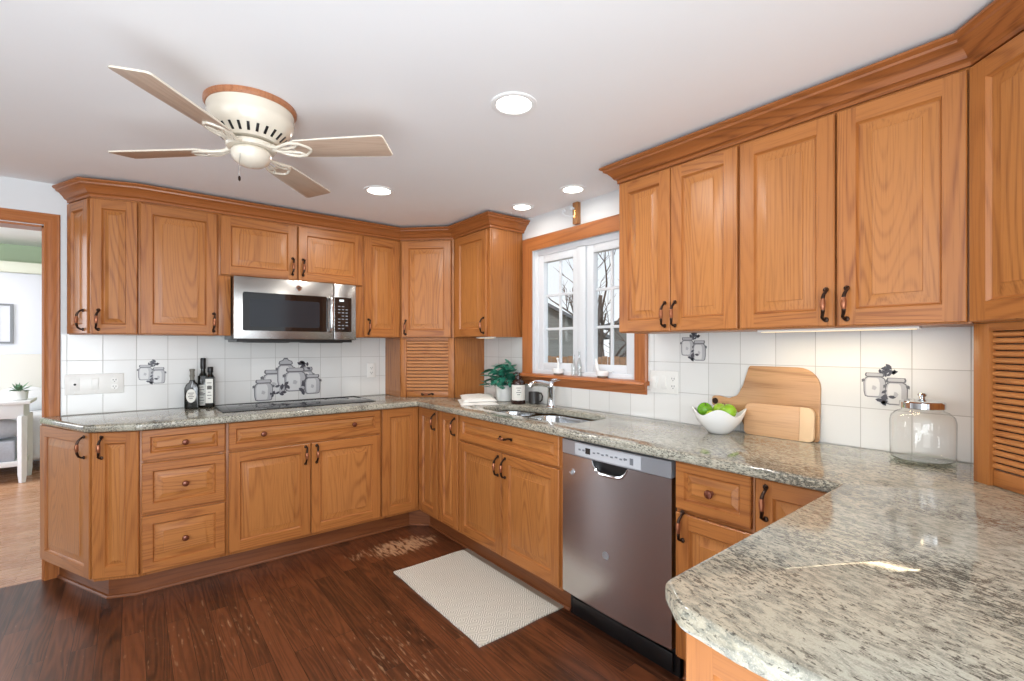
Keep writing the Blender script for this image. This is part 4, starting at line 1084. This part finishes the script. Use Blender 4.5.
# ------------------------------------------------------------------ cutting boards leaning on the tiles
def board_mat(name, a, b):
    m = oak(name, 'y', a, b, .06, 30); return m
WAL = oak('acacia_board', 'x', (186, 144, 102), (138, 96, 62), .16, 40)
r = thing('cutting_board', 'large wooden paddle board with handle leaning on the tiles', 'cutting board', (.572, -1.945, CT+.0005), -PI/2)
r.rotation_euler = (math.radians(-3.6), 0, -PI/2)
# local x = along the wall to the right, z = up
out_ = round_poly(
                  [(-.022, .108), (.010, .106), (.060, .112), (.105, .090), (.150, .0), (.440, .0), (.440, .305), (.150, .305), (.125, .215), (.100, .165), (.060, .150), (.010, .158), (-.022, .156)],
                  [.02, .01, .02, .03, .012, .012, .085, .012, .05, .03, .02, .01, .02], 7)
mb = MB(); mb.prism(out_, -.008, .008, 0, .003, 'y'); bo = mb.build('board', WAL, r)
mb = MB(); M = Matrix.Rotation(PI/2, 4, 'X'); mb.lathe([(.0005, .001), (.0145, .001), (.0145, .0022), (.011, .003), (.011, 0)], (-.004, -.0078, .132), 0, 24, M); mb.build('hanging_ring', BRONZE, r)
mb = MB(); mb.lathe([(.010, 0), (.010, .0006), (1e-5, .0006)], (-.004, -.0079, .132), 0, 20, M); mb.build('hanging_hole', DARKSLOT, r)
r = thing('cutting_board', 'smaller pale bamboo board with a light end band, in front of the paddle board', 'cutting board', (.545, -2.092, CT+.0005), -PI/2)
r.rotation_euler = (math.radians(-4.5), 0, -PI/2)
mb = MB(); mb.prism(round_poly([(0, 0), (.228, 0), (.228, .140), (0, .140)], [.02, 0, 0, .03], 5), -.008, .008, 0, .002, 'y'); mb.build('board', oak('bamboo_board', 'x', (204, 162, 122), (186, 142, 102), .05, 20), r)
mb = MB(); mb.prism(round_poly([(.2285, 0), (.282, 0), (.282, .140), (.2285, .140)], [0, .02, .03, 0], 5), -.008, .008, 0, .002, 'y'); mb.build('end_band', plain('pale_bamboo', (226, 192, 152), .5), r)

# ------------------------------------------------------------------ glass jar
r = thing('glass_jar', 'large empty clear glass jar with a shiny metal lid', 'jar', (.475, -2.725, CT))
mb = MB(); mb.shell([(1e-5, .011), (.066, .011), (.083, .015), (.087, .022), (.088, .140), (.084, .158), (.070, .172), (.056, .178), (.054, .188)], (0, 0, 0), 0, 64)
mb.build('glass', JARG, r, ang=60)
mb = MB(); mb.lathe([(.076, 0), (.086, .003), (.088, .009), (.084, .014), (.076, .011), (1e-5, .009)], (0, 0, 0), 0, 64); mb.build('base', glassy('base_glass', (.93, .945, .91), .8, (.50, .54, .46)), r)
mb = MB(); mb.lathe([(.058, .184), (.061, .186), (.061, .204), (.058, .208), (.038, .213), (.018, .215), (.010, .217), (.007, .221), (.011, .226), (.013, .230), (.009, .235), (1e-5, .236)], (0, 0, 0), 0, 48); mb.build('lid', CHROME, r)

# ------------------------------------------------------------------ window-sill pieces and hook
def sill_dish(y, label):
    r = thing('candle_dish', label, 'dish', (W-.012, y, WZ0+.0125))
    mb = MB(); mb.lathe([(.030, 0), (.032, .003), (.032, .010), (1e-5, .010)], (0, 0, 0), 0, 28); mb.build('wooden_base', plain('brown_wood_base', (120, 92, 74), .5), r)
    mb = MB(); mb.lathe([(.024, .010), (.033, .014), (.038, .030), (.038, .042), (.035, .042), (.034, .028), (.02, .016), (1e-5, .015)], (0, 0, 0), 0, 28); mb.build('bowl', plain('white_porcelain', (240, 240, 238), .25), r)
    return r
r = sill_dish(-.845, 'small white dish with a white stem on the left of the window sill')
mb = MB(); mb.tube([(0, 0, .02), (.004, .004, .07), (.006, .010, .105)], [.005, .006, .004], 0, 8); mb.ball((.006, .012, .108), .009, 0, 10, (1, 1, .8)); mb.build('stem', plain('white_stem', (244, 244, 242), .4), r)
r = sill_dish(-1.225, 'small white dish with a swan-like neck on the right of the window sill')
mb = MB(); mb.tube([(0, .03, .035), (0, .042, .06), (0, .048, .09), (0, .052, .115)], [.008, .009, .009, .004], 0, 8); mb.build('neck', plain('white_neck', (244, 244, 242), .4), r)
def vase(y, h, label):
    mb = MB(); mb.lathe([(.014, 0), (.017, .003), (.017, h*.5), (.010, h*.66), (.007, h*.75), (.007, h), (.009, h+.003), (.006, h+.003), (.0055, h*.75), (.009, h*.65), (.015, h*.5), (.015, .006), (1e-5, .006)], (0, 0, 0), 0, 24)
    tag(mb.build('bud_vase', glassy('vase_glass', (.96, .97, .97), 1.3, (.7, .73, .73)), loc=(W-.012, y, WZ0+.0125), ang=60), label, 'vase', 'glass vases on the sill')
vase(-.985, .135, 'clear glass bud vase on the sill, left of its taller twin')
vase(-1.035, .155, 'taller clear glass bud vase in the middle of the window sill')
r = thing('wall_bracket', 'small wooden bracket with curled white hook above the window', 'bracket', (W, -1.015, 2.085))
mb = MB(); mb.box((-.030, -.022, 0), (0, .022, .138), 0, .003); mb.build('backplate', oak('brown_block', 'z', (168, 116, 70), (120, 78, 44)), r)
mb = MB(); mb.tube([(-.032, .005, .05), (-.036, .04, .055), (-.04, .075, .066), (-.042, .098, .085), (-.042, .098, .102), (-.042, .085, .108), (-.042, .076, .098), (-.042, .082, .09)], .005, 0, 8); mb.build('hook', VINYL, r)
mb = MB(); mb.tube([(-.028, .01, .10), (-.04, .016, .10)], .007, 0, 10); mb.ball((-.044, .017, .10), .012, 0, 12); mb.build('knob', VINYL, r)
mb = MB(); mb.tube([(-.034, -.002, .035), (-.034, -.002, .085)], .008, 0, 10); mb.build('brass_pin', plain('brass', (226, 176, 112), .25, .9), r)

# ------------------------------------------------------------------ rug
def rugmat():
    m, nt, b = new_mat('diamond_rug'); t = nd(nt, 'ShaderNodeTexCoord'); sx = nd(nt, 'ShaderNodeSeparateXYZ'); lk(nt, t.outputs['Object'], sx.inputs[0])
    tri = lambda o_, s_: math_(nt, 'ABSOLUTE', math_(nt, 'SUBTRACT', math_(nt, 'FRACT', math_(nt, 'DIVIDE', o_, s_)), .5))
    dd = math_(nt, 'ADD', tri(sx.outputs['X'], .088), tri(sx.outputs['Y'], .088))
    ring = math_(nt, 'SINE', math_(nt, 'MULTIPLY', dd, 38))
    n = noise_(nt, t.outputs['Object'], 400, 2); n2 = noise_(nt, t.outputs['Object'], 5, 2)
    f = math_(nt, 'MULTIPLY_ADD', ring, .34, math_(nt, 'MULTIPLY', n, .8))
    col = ramp(nt, f, [(.12, srgb(178, 172, 160)), (.62, srgb(226, 222, 210))])
    band = ramp(nt, sx.outputs['X'], [(.0, (0, 0, 0)), (.205, (0, 0, 0)), (.21, (1, 1, 1))])
    col = mix(nt, band, col, mix(nt, n, srgb(128, 116, 100), srgb(176, 164, 146)))
    lk(nt, col, b.inputs['Base Color']); b.inputs['Roughness'].default_value = .95; bump(nt, b, f, .5, .004); return m
mb = MB(); nx, ny = 14, 24; V = []
for lay in (0, 1):
    for j in range(ny+1):
        for i in range(nx+1):
            x = -.265+.53*i/nx; y = -.435+.87*j/ny
            V.append((x+.006*noise.noise((y*5, 2, lay*0)), y+.006*noise.noise((x*6, 5, 0)), (.0008 if lay == 0 else .008+.0015*noise.noise((x*9, y*9, 1)))))
n = (nx+1)*(ny+1); F = []
for lay in (0, 1):
    for j in range(ny):
        for i in range(nx): a = lay*n+j*(nx+1)+i; F.append((a, a+1, a+nx+2, a+nx+1))
B = [i for i in range(nx+1)]+[j*(nx+1)+nx for j in range(1, ny+1)]+[ny*(nx+1)+i for i in range(nx-1, -1, -1)]+[j*(nx+1) for j in range(ny-1, 0, -1)]
for k in range(len(B)): a, b = B[k], B[(k+1) % len(B)]; F.append((a, b, b+n, a+n))
mb.add(V, F); tag(mb.build('rug', rugmat(), loc=(-.178, -.985, 0)), 'cream diamond-weave rug in front of the sink cabinet', 'rug')

# ------------------------------------------------------------------ the room beyond the doorway
FY = 5.0
quad_wall('floor_beyond', [((-5.5, W+.02, -.05), (.0, FY, -.0005))], FLOOR2, 'pale floorboards of the room beyond the doorway')
quad_wall('ceiling_beyond', [((-5.5, W+.12, 2.52), (.0, FY, 2.6))], CEIL)
GREEN = plain('sage_wall_paint', (190, 208, 178), .6)
quad_wall('wall_beyond', [((-5.5, FY, 0), (0, FY+.1, 2.52)), ((-.05, W+.12, 0), (0, FY, 2.52))], GREEN, 'sage green end wall of the room beyond')
r = thing('wardrobe', 'white built-in cupboard against the green wall of the next room', 'wardrobe', (-2.9, FY, 0))
mb = MB(); mb.box((-.95, -.5, 0), (.9, -.002, 2.13), 0, .004); mb.build('body', plain('cupboard_white', (226, 230, 240), .4), r)
mb = MB(); mb.box((-1.0, -.56, 2.131), (.95, -.002, 2.25), 0, .01); mb.build('cornice', plain('cornice_white', (226, 230, 214), .4), r)
r = thing('wall_mirror', 'slim grey-framed mirror in the room beyond the doorway', 'mirror', (-2.74, FY-.503, 1.36))
mb = MB(); 
for a, b in (((-.30, -.02, 0), (-.275, 0, .40)), ((.055, -.02, 0), (.08, 0, .40)), ((-.06, -.02, .0), (-.035, 0, .40)), ((-.30, -.02, .40), (.08, 0, .42)), ((-.30, -.02, -.02), (.08, 0, 0))): mb.box(a, b, 0)
mb.build('frame', plain('mirror_frame', (130, 134, 140), .4), r)
mb = MB(); mb.box((-.28, -.008, 0), (.06, -.001, .4)); mb.build('glass', plain('pale_mirror', (224, 228, 236), .1), r)
CWH = plain('console_white', (238, 240, 244), .4)
r = thing('console_table', 'white console table with lower shelf in the room beyond', 'table', (-2.75, 3.55, 0))
mb = MB(); mb.box((-.6, -.20, .755), (.36, .20, .785), 0, .004); mb.build('table_top', CWH, r)
mb = MB(); mb.box((-.55, -.17, .62), (.31, .17, .755), 0, .002); mb.build('apron', CWH, r)
for x in (-.55, .30):
    for y in (-.165, .165):
        mb = MB(); mb.lathe([(.024, 0), (.032, .08), (.036, .60), (.036, .64)], (x, y, 0), 0, 4); mb.build('leg', CWH, r)
mb = MB(); mb.box((-.56, -.17, .16), (.31, .17, .21), 0, .003); mb.build('lower_shelf', CWH, r)
mb = MB(); mb.box((-.5, -.15, 0), (.24, .15, .17), 0, .03, 3)
mb = MB(); mb.prism(round_poly([(-.50, .211), (.25, .211), (.25, .40), (-.50, .40)], .02, 3), -.15, .15, 0, .012, 'y'); tag(mb.build('storage_basket', plain('grey_fabric_basket', (172, 176, 186), .9, nscale=60, namp=.06), loc=(-2.75, 3.55, 0)), 'grey fabric box on the lower shelf of the white console', 'basket')
mb = MB(); mb.ball((0, 0, 0), .17, 0, 20, (1.5, .55, .62)); tag(mb.build('cushion', plain('grey_cushion', (186, 190, 198), .9, nscale=40, namp=.05), loc=(-2.69, 3.55, .508)), 'grey cushion on the fabric box below the console top', 'cushion')
r = thing('potted_plant', 'small green plant in a white pot on the white console', 'plant', (-2.49, 3.52, .7855))
mb = MB(); mb.lathe([(.05, 0), (.06, .004), (.07, .09), (.066, .09), (1e-5, .08)], (0, 0, 0), 0, 24); mb.build('pot', WHITE, r)
rn = random.Random(9); mb = MB()
for i in range(40):
    a = rn.uniform(0, 2*PI); el = rn.uniform(.1, 1.4); L = rn.uniform(.06, .12)
    d = Vector((math.cos(a)*math.cos(el), math.sin(a)*math.cos(el), math.sin(el))); s_ = d.cross(Vector((0, 0, 1))).normalized()*.013; b0 = Vector((0, 0, .08))
    mb.add([b0, b0+d*L*.6+s_, b0+d*L*1.2-Vector((0, 0, .01)), b0+d*L*.6-s_], [(0, 1, 2, 3)])
mb.build('foliage', plain('grey_green_leaf', (112, 148, 118), .5), r, fix=False)
r = thing('bed', 'white bed with pale headboard behind the console table', 'bed', (-2.75, 4.1, 0))
mb = MB(); mb.box((-.9, -.25, .12), (.55, .36, .60), 0, .04, 3); mb.build('mattress', plain('white_bedding', (232, 234, 238), .9, nscale=8, namp=.04), r)
mb = MB(); mb.box((-.95, .36, .1), (.6, .39, 1.22), 0, .012); mb.build('headboard', plain('pale_headboard', (228, 226, 220), .7), r)
for x in (-.45, .2):
    mb = MB(); mb.ball((x, .2, .72), .2, 0, 20, (1.3, .5, .75)); mb.build('pillow', plain('white_pillow', (238, 240, 244), .9), r)
for x in (-.88, .53):
    for y in (-.22, .36):
        mb = MB(); mb.box((x-.025, y-.025, 0), (x+.025, y+.025, .13)); mb.build('leg', CWH, r)
area('bedroom_fill', (-4.6, 2.8, 1.7), (PI/2, 0, -PI/2), 1.8, 1.6, 48, (.93, .96, 1))  # added fill light that brightens the room beyond, no window modelled
can = area('bedroom_ceiling_lamp', (-2.8, 3.0, 2.45), (0, 0, 0), .3, .3, 16, (1, .97, .94), 'DISK')
